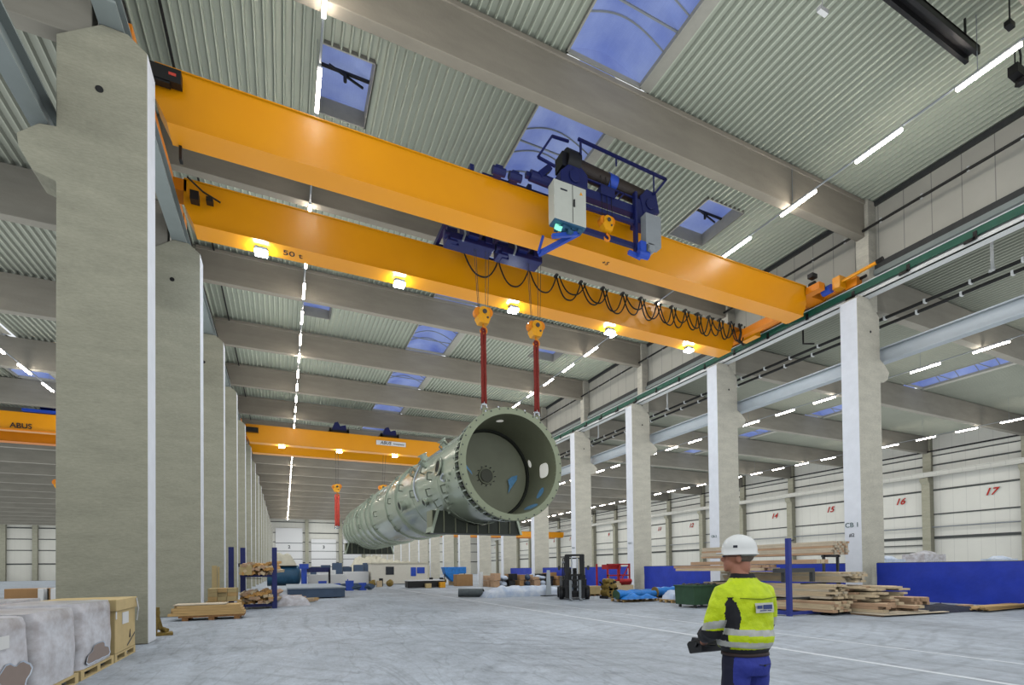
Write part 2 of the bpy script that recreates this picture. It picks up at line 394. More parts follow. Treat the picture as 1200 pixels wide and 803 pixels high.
# columns
LP=[(-2.78,0),(-2.78,13.5),(-3.15,13.8),(-3.62,13.82),(-4.405,13.26),(-4.405,11.24),(-4.69,11.2),(-5.05,10.87),(-5.02,10.6),(-4.79,10.15),(-4.405,10.04),(-4.405,0)]
RP=[(23.23,0),(24.9,0),(24.9,9.95),(25.2,10.0),(25.47,10.15),(25.6,10.5),(25.2,10.85),(24.9,11.0),(24.9,12.95),(24.1,13.66),(23.4,13.66),(23.23,13.52)]
ORD=['nearest','second','third','fourth','fifth','sixth','seventh','eighth']
def column(left,k):
    y0=(YL if left else YR)+k*S; P=LP if left else RP; x0=P[0][0]
    loc=(x0,y0,0)
    side=[0]*len(P)
    if left: side[0]=1
    else: side[-1]=1; 
    mb=MB(); mb.prism([(p[0]-x0,p[1]) for p in P],0,.744,mi=0,side=side)
    # upper slim column up to the roof
    xs=(-4.42,-3.85) if left else (24.28,24.88)
    mb.box((xs[0]-x0,.05,15.2 if left else 13.2),(xs[1]-x0,.6,18.3))
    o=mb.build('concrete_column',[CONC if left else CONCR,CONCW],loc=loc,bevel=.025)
    row='left' if left else 'right'
    if k<0: lab='tall concrete column of the %s row, beside the camera'%row
    elif k<(5 if left else 6): lab='%s tall concrete column in the %s row, with pointed head under the crane rail'%(ORD[k],row)
    else: lab='tall concrete column far down the %s row beyond the %s one'%(row,'fifth' if left else 'sixth')
    tag(o,lab,'column','%s row of concrete columns'%row,'structure')
    # tie hole in the head
    h=MB(); hx=(-3.66 if left else 24.2)-x0; hz=12.33 if left else 12.15
    h.cyl((hx,-.012,hz),(hx,.05,hz),.055 if not left else .075,20)
    ho=h.build('tie_hole',BLACK,parent=o)
    return o
for k in range(-1,19): column(True,k)
RCOL={}
for k in range(-1,19): RCOL[k]=column(False,k)
# stencilled marks on the right columns' white faces
for k,(t,u) in {0:('CB 1','#2'),1:('CB 2',''),2:('CB 3',''),3:('CB 4','')}.items():
    letter('lettering',t,.30 if k==0 else .2,(-.012,.40,3.38),(PI/2,0,-PI/2),INKG,RCOL[k])
    if u: letter('lettering',u,.22,(-.012,.42,2.93),(PI/2,0,-PI/2),INK,RCOL[k])
mb=MB()
# roof beams
for k in range(-1,19):
    y=YR+.2+k*S
    m=MB(); m.box((0,0,0),(28.3,.36,1.68)); m.box((0,-.05,1.5),(28.3,.41,1.68))
    o=m.build('concrete_roof_beam',BEAMC,loc=(-4.0,y,16.63),bevel=.02)
    lab={-1:'deep concrete roof beam right overhead of the camera',0:'deep concrete roof beam in front of the near crane bridge',1:'deep concrete roof beam above and between the near crane girders',2:'first concrete roof beam behind the near crane bridge',3:'second concrete roof beam behind the near crane bridge',4:'third concrete roof beam behind the near crane bridge'}.get(k,'deep concrete roof beam far down the middle hall')
    tag(o,lab,'beam','concrete beams under the middle hall roof','structure')
    if 1:
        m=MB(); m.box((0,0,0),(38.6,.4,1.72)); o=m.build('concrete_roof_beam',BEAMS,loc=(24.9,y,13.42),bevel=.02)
        m2=MB(); m2.prism([(24.32,13.5),(24.95,12.98),(24.95,15.1),(24.32,15.1)],y-.10,y+.38); q=m2.build('haunch',BEAMS,parent=o,world=True)
        tag(o,'concrete roof beam of the right side hall, bay %s from the front'%(ORD[k+1] if k+1<8 else 'beyond the eighth'),'beam','concrete beams of the right side hall','structure')
    if k>=0:
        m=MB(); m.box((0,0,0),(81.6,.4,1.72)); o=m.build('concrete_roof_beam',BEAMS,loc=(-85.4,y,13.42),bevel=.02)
        tag(o,'concrete roof beam of the left side hall, bay %s from the front'%(ORD[k] if k<8 else 'beyond the eighth'),'beam','concrete beams of the left side hall','structure')
# clerestory walls
for nm,x,y0 in (('wall_right_upper',24.9,1.0),('wall_left_upper',-4.75,13.6)):
    m=MB(); m.box((x,y0,15.36),(x+.08,YE,ZD+.0)); struct(m,nm,PANEL)
m=MB(); 
m.box((24.72,1,15.05),(24.9,YE,15.35)); m.box((24.75,1,15.3),(24.84,YE,15.42)); m.box((24.78,1,18.12),(24.9,YE,18.34))
struct(m,'trim_2',DGREY)
m=MB(); m.box((24.62,1,14.85),(24.98,YE,15.08)); m.box((24.66,1,14.55),(24.9,YE,14.62)); struct(m,'trim_3',STEEL)
# outer wall of right hall: panels, rails, wall columns, numbers
m=MB(); m.box((63.1,2,0),(63.4,YE,ZS)); struct(m,'wall_right',WALLP)
m=MB()
for z,h in ((4.39,.28),(6.87,.12),(9.45,.16),(12.11,.14),(13.1,.1)): m.box((62.98,2,z-h/2),(63.1,YE,z+h/2))
struct(m,'trim_4',BANDD)
m=MB(); m.cyl((62.7,2,5.5),(62.7,YE,5.5),.07,8); struct(m,'trim_5',LGREY)
m=MB(); m.cyl((62.5,2,13.55),(62.5,YE,13.55),.08,8); struct(m,'trim_6',PIPE)
for k in range(0,19):
    y=YR+k*S
    m=MB(); m.prism([(63.1,0),(62.35,0),(62.35,10.1),(62.0,10.45),(62.0,10.75),(62.7,10.8),(62.7,15.1),(63.1,15.1)],y,y+.75)
    o=m.build('concrete_column',CONC,loc=(62.7,y,0),world=True)
    tag(o,'wall column of the right side hall between two numbered bays','column','wall columns of the right side hall','structure')
for j in range(17):
    y=24.5+j*S; n=17-j
    o=letter('bay_number',str(n),.98,(63.0,y,8.6),(PI/2,0,-PI/2),REDNUM,shear=.35,bold=.02,ext=.01)
    tag(o,'red slanted bay number %d painted on the white wall'%n,'number','red bay numbers on the far right wall')
# pipework etc. below numbers: wall louvres
m=MB(); 
for i in range(4): m.box((62.9,29.6,1.2+i*.8),(63.08,35.8,1.28+i*.8))
struct(m,'trim_7',BANDD)
# end wall of all three halls, with doors
m=MB(); m.box((-86,YE,0),(64,YE+.3,ZD+.3)); struct(m,'wall_far',WALLE)
m=MB()
for z,h in ((4.2,.3),(7.6,.2),(10.4,.2),(13.2,.25),(16.4,.2)): m.box((-86,YE-.12,z-h/2),(64,YE,z+h/2))
struct(m,'trim_8',BANDD)
for i,x in enumerate((-79,-71,-63,-57,-49,-41,-33,5.9,15.6,22.6,33,43,53)):
    m=MB(); m.box((x,YE-.7,0),(x+1.0,YE-.01,15.0 if x<0 or x>25 else 17.8)); o=m.build('concrete_column',CONC,loc=(x,YE-.7,0),world=True)
    tag(o,'pale column standing against the far end wall','column','columns of the far end wall','structure')
for i,(x0,x1,z1) in enumerate(((-2.2,5.2,14.6),(7.6,14.8,11.4),(16.8,22.4,11.4))):
    m=MB(); m.box((x0,YE-.25,0),(x1,YE-.13,z1)); o=struct(m,'door_%d'%(i+1),WHITE)
    m=MB()
    for z in (2.8,5.2,7.6,10.0):
        if z<z1: m.box((x0,YE-.28,z),(x1,YE-.24,z+.16))
    m.build('door_panel_joint',BANDD,parent=o)
    letter('lettering',str(i+2),1.3,((x0+x1)/2,YE-.3,8.9),(PI/2,0,0),INK,o,bold=.03)
m=MB(); m.box((-85.9,2,0),(-85.7,YE,ZS)); struct(m,'wall_left',WALLP)
# skylights of the middle hall: one per bay, arched pane glowing for the dusk sky, on an upstand
ci=0
def skylight(x0,x1,y0,y1,z,zc,n,arches=True,kind='bay'):
    global ci; ci+=1
    w=MB()
    w.box((x0-.04,y0,z),(x0+.02,y1,z+zc),0); w.box((x1-.02,y0,z),(x1+.04,y1,z+zc),0); w.box((x0-.04,y0,z),(x1+.04,y0+.05,z+zc),0); w.box((x0-.04,y1-.05,z),(x1+.04,y1,z+zc),0)
    o=struct(w,'window_%d'%ci,KERB)
    p=MB(); N=12; rise=.45 if arches else .12
    pts=[(x0+(x1-x0)*i/N, z+zc+rise*math.sin(PI*i/N)) for i in range(N+1)]
    for i in range(N):
        p.add([(pts[i][0],y0,pts[i][1]),(pts[i+1][0],y0,pts[i+1][1]),(pts[i+1][0],y1,pts[i+1][1]),(pts[i][0],y1,pts[i][1])],[(0,1,2,3)])
    for yy in (y0,y1):
        p.add([(q[0],yy,q[1]) for q in pts],[tuple(range(N+1))])
    p.build('pane',PANE,parent=o)
    if arches:
        f_=MB(); f_.add([(x1+.0,y0,z+.02),(x1+.42,y0,z+.0),(x1+.42,y1,z+.0),(x1,y1,z+.02)],[(0,1,2,3)]); f_.add([(x1,y0,z+zc),(x1+.42,y0,z+.0),(x1+.42,y1,z+.0),(x1,y1,z+zc)],[(0,1,2,3)]); f_.build('kerb_flange',KERB,parent=o)
        r=MB(); yy=y0+.5
        while yy<y1-.2:
            r.tube([(q[0],yy,q[1]-.03) for q in pts],.028,6); yy+=1.15
        r.build('arch_rib',LGREY,parent=o)
        r=MB(); yy=y0+1.0
        while yy<y1-.2:
            r.bar((x0,yy,z+zc-.02),(x1,yy,z+zc-.02),.05); yy+=2.3
        r.build('tie_bar',LGREY,parent=o)
    else:
        r=MB(); ym=(y0+y1)/2; r.bar((x0,ym,z+zc-.04),(x1,ym,z+zc-.04),.09,.07); r.bar((x0+.3,ym-.2,z+zc-.15),(x1-.2,ym+.25,z+zc-.1),.06); r.cyl(((x0+x1)/2,ym,z+zc-.1),((x0+x1)/2,ym,z+zc-.35),.06,8)
        r.build('opener_bar',BLACK,parent=o)
    return o
KERB=mat('skylight_kerb',(178,176,164),.6,var=.05)
for k in range(-1,18):
    skylight(SKX[0],SKX[1]-.42,YR+.56+k*S+.02,YR+.2+(k+1)*S-.02,ZD,.16,0)
for v in vents: skylight(v[0],v[1],v[2],v[3],ZD,.62,0,False)
for k in range(0,14): skylight(43.0,45.2,YR+.6+k*S+.02,YR+.2+(k+1)*S-.02,ZS,.16,0)
for k in range(0,6): skylight(-16.6,-14.4,YR+.6+k*S+.02,YR+.2+(k+1)*S-.02,ZS,.16,0)
# ------------------------------------------------------------------ crane rails, pipes
def ibeam(mb,x,z0,z1,y0,y1,w,tf=.05,tw=.03):
    mb.box((x-w/2,y0,z0),(x+w/2,y1,z0+tf)); mb.box((x-w/2,y0,z1-tf),(x+w/2,y1,z1)); mb.box((x-tw/2,y0,z0+tf),(x+tw/2,y1,z1-tf))
m=MB(); ibeam(m,23.98,13.66,14.3,1,YE,.44); m.box((23.76,1,13.66),(23.80,YE,13.86)); o=m.build('crane_runway_rail',STEELW,loc=(23.98,1,13.66),world=True)
tag(o,'white steel crane runway along the tops of the right columns','crane rail')
m=MB(); m.box((23.70,1,13.92),(23.74,YE,14.22)); g=m.build('green_conductor_rail',GREEN,parent=o,world=True); g['label']='dark green conductor bar with clips'
m=MB(); m.box((23.69,1,14.22),(23.76,YE,14.25)); m.build('white_edge',STEELW,parent=o,world=True)
m=MB(); y=5.0
while y<150:
    m.box((23.66,y,13.80),(23.72,y+.12,14.10)); m.box((23.66,y+.05,13.78),(23.72,y+.4,13.90)) if int(y)%2 else None; y+=2.2
m.build('conductor_clip',BLACK,parent=o,world=True)
m=MB(); m.box((23.93,1,14.3),(24.03,YE,14.36)); m.build('rail',DGREY,parent=o,world=True)
m=MB(); ibeam(m,-3.45,13.82,14.36,13.0,YE,.46); m.box((-3.5,13,14.36),(-3.4,YE,14.42)); o=m.build('crane_runway_rail',STEEL,loc=(-3.45,13,13.8),world=True)
tag(o,'grey steel crane runway along the tops of the left columns','crane rail')
m=MB(); ibeam(m,25.42,10.95,11.65,1,YE,.42,.06); o=m.build('crane_runway_rail',STEELB,loc=(25.42,1,11),world=True)
tag(o,'pale blue steel crane runway resting on corbels behind the right columns','crane rail')
m=MB(); ibeam(m,-4.74,11.28,11.92,9.5,YE,.36,.05); o=m.build('crane_runway_rail',STEEL,loc=(-4.74,9,11),world=True)
tag(o,'grey steel crane runway on the corbel left of the nearest column','crane rail')
m=MB(); ibeam(m,62.0,10.8,11.3,2,YE,.4,.06); o=m.build('crane_runway_rail',WALLP,loc=(61.9,2,10.8),world=True)
tag(o,'pale crane runway along the outer wall above the red numbers','crane rail')
m=MB(); m.cyl((24.12,1,16.85),(24.12,YE,16.85),.06,8)
o=m.build('water_pipe',PIPE,loc=(24.12,1,16.85),world=True); tag(o,'black pipe running high along the right clerestory wall panels','pipe')
m=MB(); y=2.0
while y<120: m.box((24.1,y,16.78),(24.16,y+.08,16.97)); y+=1.55
m.build('pipe_clip',STEELW,parent=o,world=True)
for (x,z,lab) in ((25.7,13.17,'upper black pipe of the pair under the right side hall roof'),(25.68,12.82,'lower black pipe of the pair under the right side hall roof')):
    m=MB(); m.cyl((x,1,z),(x,YE,z),.075,8); o=m.build('water_pipe',PIPE,loc=(x,1,z),world=True); tag(o,lab,'pipe')
    m=MB(); y=2.4+(x<25.69)*.3
    while y<120: m.box((x-.09,y,z-.09),(x+.09,y+.08,z+.09)); y+=1.6
    m.build('pipe_clip',STEELW,parent=o,world=True)
for i,(y,z) in enumerate(((9.75,14.8),(28.2,14.8),(37,14.8))):
    m=MB(); m.tube([(25.7,y,z),(25.7,y,13.5),(25.66,y-.03,13.3)],[.055,.06,.07],8); m.ico((25.68,y,13.25),.13,(1,1,.8),1)
    o=m.build('drain_pipe',STEELW,loc=(25.7,y,13.2),world=True); tag(o,['short white down pipe onto the black pipes, nearest','short white down pipe behind the second right column','short white down pipe behind the third right column'][i],'pipe')
m=MB(); m.tube([(25.6,17.6,14.6),(25.6,17.6,13.6),(25.6,17.0,13.35)],.05,6); o=m.build('drain_pipe',PIPE,loc=(25.6,17.6,13.3),world=True); tag(o,'thin black angled pipe dropping between the first two right columns','pipe')
# dark steel channel under the roof at top right
m=MB(); m.box((0,0,0),(4.6,.10,.25)); m.box((0,.28,0),(4.6,.38,.25)); m.box((0,0,.18),(4.6,.38,.25)); m.bar((.3,.19,.25),(.3,.19,1.1),.05); m.bar((4.2,.19,.25),(4.2,.19,1.1),.05)
o=m.build('steel_channel',BLACK,loc=(14.9,7.55,17.25)); tag(o,'dark steel channel hanging across the ribbed roof above the right lights','channel')
m=MB(); m.box((0,0,0),(.5,.25,.3)); m.ico((.45,.1,-.1),.16,(1,1,1),1); m.tube([(.45,.1,.2),(.5,.1,.8),(.4,.1,1.0)],.03,5); m.tube([(.1,.1,.3),(.1,.1,1.0)],.02,5)
o=m.build('speaker_box',BLACK,loc=(21.2,7.3,17.2)); tag(o,'small black speaker hanging under the roof at the right edge','speaker')
m=MB(); m.tube([(0,0,.9),(0,0,.35),(.12,.1,.25)],.02,5); m.box((-.1,-.05,.1),(.2,.1,.25))
o=m.build('sensor_box',BLACK,loc=(19.6,6.9,17.4)); tag(o,'small dark sensor hanging from the ribbed roof near the dark channel','sensor')
m=MB(); m.box((0,0,0),(.35,.12,.12)); m.bar((.17,.06,.12),(.17,.06,.9),.02)
o=m.build('emergency_light',WHITE,loc=(14.0,8.9,17.5)); tag(o,'small white emergency lamp under the roof beside the big skylight','lamp')
# thin black conduit on roof left
m=MB(); m.cyl((-3.2,2,18.2),(-3.2,YE,18.2),.045,6); m.cyl((-3.9,13,17.0),(-3.9,YE,17.0),.07,6)
o=m.build('water_pipe',PIPE,loc=(-3.2,2,18.2),world=True); tag(o,'black pipe under the middle hall roof beside the left columns','pipe')
# ------------------------------------------------------------------ strip lights
def lamp_proto():
    t=thing('strip_light','','lamp')
    m=MB(); m.box((-.045,0,.02),(.045,1.55,.09)); m.build('housing',STEELW,parent=t)
    m=MB(); m.box((-.052,.02,-.05),(.052,1.53,.02)); m.build('lamp_tube',LAMP,parent=t)
    return t
lp=lamp_proto(); firstlamp=True
rows=[(1.04,16.5,15.46-3.03*4,51,'bright strip light in the row above the left part of the middle hall','strip lights of the left row, middle hall',16.5),
      (19.3,16.5,6.54,51,'bright strip light in the row above the right part of the middle hall','strip lights of the right row, middle hall',16.5),
      (34.7,13.25,9.5,40,'strip light in the nearer row of the right side hall','strip lights of the nearer row, right side hall',13.25),
      (54.2,13.25,12.7,40,'strip light in the farther row of the right side hall','strip lights of the farther row, right side hall',13.25),
      (-13.3,13.25,21.0,32,'strip light in the row of the left side hall','strip lights of the left side hall',13.25)]
for (x,z,y0,n,lab,grp,zz) in rows:
    for i in range(n):
        o=lp if firstlamp else copy_tree(lp); firstlamp=False
        o.location=(x,y0+i*3.03,z); o['label']=lab; o['group']=grp
    m=MB(); m.box((x-.03,y0-.5,z+.09),(x+.03,y0+n*3.03,z+.13))
    y=y0+1
    while y<y0+n*3.03: m.box((x-.008,y,z+.13),(x+.008,y+.016,z+(1.86 if z>15 else 1.95))); y+=6.06
    o=m.build('light_rail',LGREY,loc=(x,y0,z+.09),world=True)
    tag(o,'thin rail carrying the '+grp.replace('strip lights','strip lamps'),'rail')
# ------------------------------------------------------------------ cranes
def girder(name,parent,x0,x1,y0,y1,z0,z1,mats):
    """box girder with projecting flanges and notched ends, world coordinates"""
    m=MB(); n=.28
    poly=[(x0,z0+.62),(x0+n,z0),(x1-n,z0),(x1,z0+.62),(x1,z1),(x0,z1)]
    m.prism(poly,y0+.05,y1-.05,mi=0)
    m.box((x0+.02,y0,z1-.03),(x1-.02,y1,z1+.0),0)
    m.box((x0+n,y0,z0-.02),(x1-n,y1,z0+.02),0)
    m.box((x0+.5,(y0+y1)/2-.03,z1),(x1-.5,(y0+y1)/2+.03,z1+.06),1)
    return m.build(name,mats,parent=parent,world=True)
def carriage(parent,x,y0,y1,z):
    m=MB(); m.box((x-.17,y0,z),(x+.17,y1,z+.42),0)
    for y in (y0+.05,y1-.05): m.box((x-.2,y-.25,z-.06),(x+.2,y+.25,z+.36),0)
    o=m.build('end_carriage',[ORANGED],parent=parent,world=True)
    for y in (y0+.1,y1-.1):
        w=MB(); w.cyl((x-.07,y,z+.1),(x+.07,y,z+.1),.14,18); w.build('wheel',DGREY,parent=o,world=False) if False else None
        w2=MB(); w2.cyl((x-.07,y,z+.11),(x+.07,y,z+.11),.14,18)
        ob=w2.build('wheel',DGREY,parent=o,world=True) if False else None
        me=w2
        lo=Vector(parent.location); me.v=[(v[0]-lo.x,v[1]-lo.y,v[2]-lo.z) for v in me.v]; me.build('wheel',DGREY,parent=o)
    b_=MB(); b_.cyl((x,y0-.25,z+.25),(x,y0-.5,z+.25),.07,10); b_.cyl((x,y1+.25,z+.25),(x,y1+.5,z+.25),.07,10); b_.build('buffer',BLACK,parent=parent,world=True)
    return o
# near crane
CR=thing('overhead_crane','near orange double girder overhead crane spanning the middle hall above the vessel','crane',(-3.0,15.2,13.3))
girder('girder',CR,-2.98,22.46,15.2,15.98,13.3,14.77,[ORANGE,DGREY])
girder('girder',CR,-2.98,22.46,19.35,20.2,13.3,14.77,[ORANGE,DGREY])
for x in (-3.45,23.98): carriage(CR,x,13.95 if x>0 else 14.6,21.6,14.42)
m=MB()
for (xa,xb) in ((-3.4,-2.9),(22.4,23.9)):
    for ya,yb in ((15.25,15.93),(19.4,20.15)): m.box((xa,ya,14.35),(xb,yb,14.74))
m.box((22.35,14.55,14.3),(22.75,15.2,14.62)); m.box((22.5,16.0,14.0),(22.9,19.4,14.35))
m.build('end_bracket',ORANGED,parent=CR,world=True)
m=MB(); m.box((22.9,15.98,13.9),(23.3,16.9,14.4)); m.box((22.9,18.4,13.9),(23.3,19.3,14.4)); m.bar((23.1,16.3,14.45),(23.1,19.2,14.45),.12,.12); m.box((23.3,14.2,14.42),(23.75,14.55,14.95)); m.bar((23.5,12.7,14.75),(23.5,14.2,14.7),.1,.12); m.build('walkway_bracket',ORANGE,parent=CR,world=True)
m=MB(); m.cyl((22.95,14.75,14.62),(22.95,15.2,14.62),.17,14); m.cyl((22.6,14.9,14.75),(22.6,15.15,14.75),.14,12); m.box((22.5,14.95,15.1),(22.85,15.2,15.3)); m.cyl((23.5,12.5,14.78),(23.5,12.75,14.76),.1,10)
m.build('travel_motor',BLACK,parent=CR,world=True)
m=MB(); m.cyl((23.25,14.55,14.5),(23.25,14.95,14.5),.2,16); g=m.build('travel_gearbox',BLUE,parent=CR,world=True)
m=MB(); m.box((-3.1,14.98,14.2),(-2.35,15.2,14.56)); m.box((-3.1,15.0,14.14),(-2.6,15.18,14.2)); g=m.build('travel_motor',BLACK,parent=CR,world=True); 
m=MB(); m.box((-2.62,14.972,14.36),(-2.46,14.98,14.43)); m.build('small_label',REDB,parent=CR,world=True)
m=MB(); m.box((-2.55,15.9,12.9),(-2.48,16.1,13.35)); m.tube([(-2.75,18.6,14.3),(-2.4,19.2,14.35),(-1.9,19.3,14.2)],.03,6); m.box((-2.75,19.0,13.9),(-2.5,19.3,14.2)); m.box((-2.3,19.05,14.0),(-2.1,19.3,14.15)); m.build('end_cabling',BLACK,parent=CR,world=True)
for x in (-.69,4.29,9.34,14.55,19.64):
    fl=MB(); fl.box((x-.2,19.72,13.14),(x+.2,20.0,13.27),0); fl.bar((x-.22,19.86,13.1),(x-.22,19.86,13.28),.02); fl.bar((x+.22,19.86,13.1),(x+.22,19.86,13.28),.02)
    fo=fl.build('floodlight',LGREY,parent=CR,world=True)
    g=MB(); lo=CR.location; g.box((x-.2-lo.x,19.7-lo.y,13.06-lo.z),(x+.2-lo.x,20.02-lo.y,13.14-lo.z)); g.build('flood_glass',FLOOD,parent=fo)
letter('lettering','+5',.28,(13.25-3.0*-1-.0,.32,-.026) if False else (14.25-(-3.0)-3.0,.38,-.026),(PI,0,0),INK,CR)
letter('lettering','50 t',.42,(0.35+3.0,19.78-15.2,-.028),(PI,0,0),INK,CR)
# cable festoon along girder B
fe=thing('cable_festoon','black festoon cables looping along the second orange girder','cable',(6.8,19.2,14.7))
xs=[6.75]; d=1.55
while xs[-1]<22.0: xs.append(xs[-1]+d); d=max(.78,d*.94)
for j in range(2):
    for i in range(len(xs)-1):
        if j==1 and i<3: continue
        xa,xb=xs[i]+(.12*j),xs[i+1]+(.25*j); n=14; sag=.92*(1.0 if j==0 else .9+.2*((i*7)%3-1))
        pts=[(xa+(xb-xa)*t/n-6.8, -.12-.05*j+.06*math.sin(PI*t/n)*(1 if i%2 else -1), -.04-sag*(1-abs(2*t/n-1)**2.4)) for t in range(n+1)]
        m=MB(); m.tube(pts,.032,6); m.build('cable',BLACK,parent=fe,smooth='all')
m=MB()
for x in xs: m.box((x-6.86,-.2,-.06),(x-6.74,.02,.03))
m.build('cable_trolley',DGREY,parent=fe)
m=MB(); m.tube([(15.6,-.2,0),(15.7,-.25,-.5),(15.62,-.2,-.9),(15.9,-.25,-1.15)],.06,8); m.build('cable_end',BLACK,parent=fe)
# hoist trolley
HT=thing('hoist_trolley','dark blue hoist trolley with grey cabinets riding on the near crane bridge','hoist',(10.2,17.5,14.83))
def P_(m,name,ma,**k): return m.build(name,ma,parent=HT,world=True,**k)
m=MB()
for x in (5.75,7.2,7.9,9.3): m.bar((x,15.3,14.98),(x,20.0,14.98),.14,.2)
m.bar((6.2,15.6,14.98),(12.2,15.6,14.98),.2,.24); m.bar((5.7,19.75,14.98),(9.4,19.75,14.98),.18,.2)
P_(m,'frame',NAVY)
# two hoist units between the girders
for x in (5.5,7.55):
    m=MB(); m.box((x+.1,17.2,13.75),(x+1.85,17.9,13.98)); m.box((x+.75,17.0,13.9),(x+1.15,18.1,14.9)); m.box((x-.0,17.28,13.70),(x+.4,17.82,14.2)); m.cyl((x-.1,17.4,13.95),(x+.5,17.4,13.95),.16,12); m.box((x+1.3,17.1,14.6),(x+1.9,18.3,14.88)); m.box((x+.2,17.45,13.68),(x+.5,17.75,13.76)); m.box((x+1.45,17.15,13.9),(x+1.75,17.95,14.3))
    o_=P_(m,'hoist_unit',NAVY,bevel=.02)
    m=MB(); m.cyl((x+.5,17.6,14.75),(x+1.9,17.6,14.75),.22,18); P_(m,'rope_drum',DRUM)
    m=MB(); m.tube([(x+.45,16.95,14.7),(x+.5,16.9,14.3),(x+.6,17.0,13.9),(x+.5,17.0,13.6)],.04,6); m.cyl((x+.62,16.98,14.1),(x+.62,16.98,14.5),.06,8); P_(m,'hose',LGREY)
# top side drum and gearboxes over girder A
m=MB(); m.cyl((9.35,14.75,15.78),(12.35,14.75,15.55),.27,28); P_(m,'rope_drum',DRUM)
m=MB(); m.cyl((10.75,14.75,15.675),(11.1,14.75,15.645),.29,28); P_(m,'drum_collar',BLUE)
m=MB(); m.cyl((8.95,14.75,15.8),(9.45,14.75,15.78),.42,20); m.box((8.75,14.5,15.45),(9.15,15.0,15.95)); P_(m,'drum_motor',BLACK,smooth=True)
m=MB(); m.prism([(8.65,14.85),(9.75,14.85),(9.75,15.35),(9.45,15.6),(8.95,15.5),(8.65,15.2)],14.45,15.1); m.prism([(12.2,14.55),(12.9,14.9),(12.75,15.6),(12.3,15.65),(12.0,15.3)],14.39,15.1); m.cyl((12.45,14.34,15.1),(12.45,14.39,15.1),.2,16); m.cyl((9.2,14.40,15.15),(9.2,14.45,15.15),.22,16); m.box((11.75,14.37,13.1),(11.87,14.55,15.4)); m.box((11.9,14.43,14.3),(12.4,14.9,15.2)); P_(m,'gear_housing',NAVY,bevel=.03)
m=MB(); m.box((9.6,14.5,14.65),(11.85,14.75,14.95)); m.box((10.3,14.45,14.9),(10.9,14.85,15.2)); m.box((9.36,14.55,14.78),(9.6,14.8,15.3)); m.bar((9.4,14.5,14.28),(11.8,14.5,14.28),.12,.14); m.bar((9.4,14.5,13.42),(11.8,14.5,13.42),.12,.16); m.bar((9.55,14.5,15.28),(11.8,14.5,15.22),.05); m.bar((10.9,14.5,14.95),(11.15,14.5,15.25),.05); m.bar((11.1,14.5,14.95),(11.35,14.5,15.25),.05); P_(m,'platform_frame',NAVY)
m=MB(); pts=[(8.95,14.4,16.25),(8.3,14.4,16.2),(7.75,14.4,15.3),(8.4,14.4,15.2)]
for p,q in zip(pts,pts[1:]): m.bar(p,q,.07)
pts=[(9.3,14.35,16.42),(13.2,14.35,16.25),(12.65,14.35,15.55)]
for p,q in zip(pts,pts[1:]): m.bar(p,q,.08)
m.bar((10.9,14.35,16.3),(10.9,14.35,16.0),.04); m.bar((12.6,14.35,16.25),(12.6,14.35,15.5),.04); m.bar((9.4,14.35,16.36),(9.4,14.35,15.9),.06)
P_(m,'guard_rail',NAVY)
m=MB(); m.box((8.12,14.0,13.12),(9.36,14.4,14.42)); cb=P_(m,'control_cabinet',CAB,bevel=.015); cb['label']='light grey two door control cabinet'
def sub(mb_,name,ma,par,**k):
    lo=Vector(HT.location); mb_.v=[(v[0]-lo.x,v[1]-lo.y,v[2]-lo.z) for v in mb_.v]; return mb_.build(name,ma,parent=par,**k)
m=MB(); m.box((8.82,13.99,13.14),(8.835,14.0,14.4)); sub(m,'door_joint',BLACK,cb)
m=MB(); m.box((8.86,13.96,13.68),(8.9,14.0,13.92)); sub(m,'cabinet_handle',BLACK,cb)
m=MB(); m.box((8.36,13.992,14.12),(8.62,14.0,14.17)); sub(m,'cabinet_label',INK,cb); m=MB(); m.prism([(9.1,14.16),(9.22,14.16),(9.16,14.27)],13.992,14.0); sub(m,'warning_triangle',HOOKO,cb)
m=MB(); m.box((8.14,14.02,13.06),(9.34,14.38,13.12)); cc=P_(m,'cabinet_base',TEAL)
m=MB()
for i in range(14):
    x=8.2+random.random()*.9; y=14.05+random.random()*.25; z=12.82+random.random()*.2; m.box((x,y,z),(x+.12+random.random()*.12,y+.1,z+.1))
P_(m,'cable_glands',TEAL)
m=MB(); m.cyl((8.35,14.1,12.98),(8.35,14.2,12.9),.13,14); P_(m,'green_lamp',mat('green_lens',(130,225,190),.3,emit=(130,235,200),es=.8))
m=MB(); m.bar((9.25,14.3,13.1),(8.25,15.4,12.75),.12,.16); m.bar((8.2,14.3,12.7),(9.1,14.2,12.95),.12,.12); m.bar((8.2,15.3,12.72),(8.35,15.2,13.3),.08); P_(m,'support_arm',BLUE)
m=MB(); m.box((12.0,14.1,13.35),(12.7,14.4,14.5)); P_(m,'junction_cabinet',LGREY,bevel=.015)
m=MB(); m.cyl((12.2,14.0,13.15),(12.2,14.35,13.15),.14,14); m.box((12.1,14.1,13.1),(12.35,14.3,13.4)); P_(m,'brake_motor',LGREY)
m=MB(); m.cyl((11.7,14.2,12.95),(12.15,14.2,12.98),.14,12); m.bar((11.35,14.3,12.98),(11.9,14.3,12.9),.12); m.box((11.75,14.1,12.95),(12.0,14.3,13.4)); P_(m,'end_motor',BLUE)
m=MB()
for x in (6.35,6.95): m.cyl((x,14.98,14.86),(x+.45,14.98,14.86),.13,12); m.box((x+.1,14.9,14.76),(x+.35,15.2,15.02))
m.bar((7.95,14.7,14.95),(8.35,14.7,15.35),.2,.2); m.cyl((7.65,14.8,14.95),(8.5,14.8,14.92),.17,14); m.box((7.5,14.75,14.86),(7.66,14.9,15.02))
P_(m,'travel_motor',NAVY)
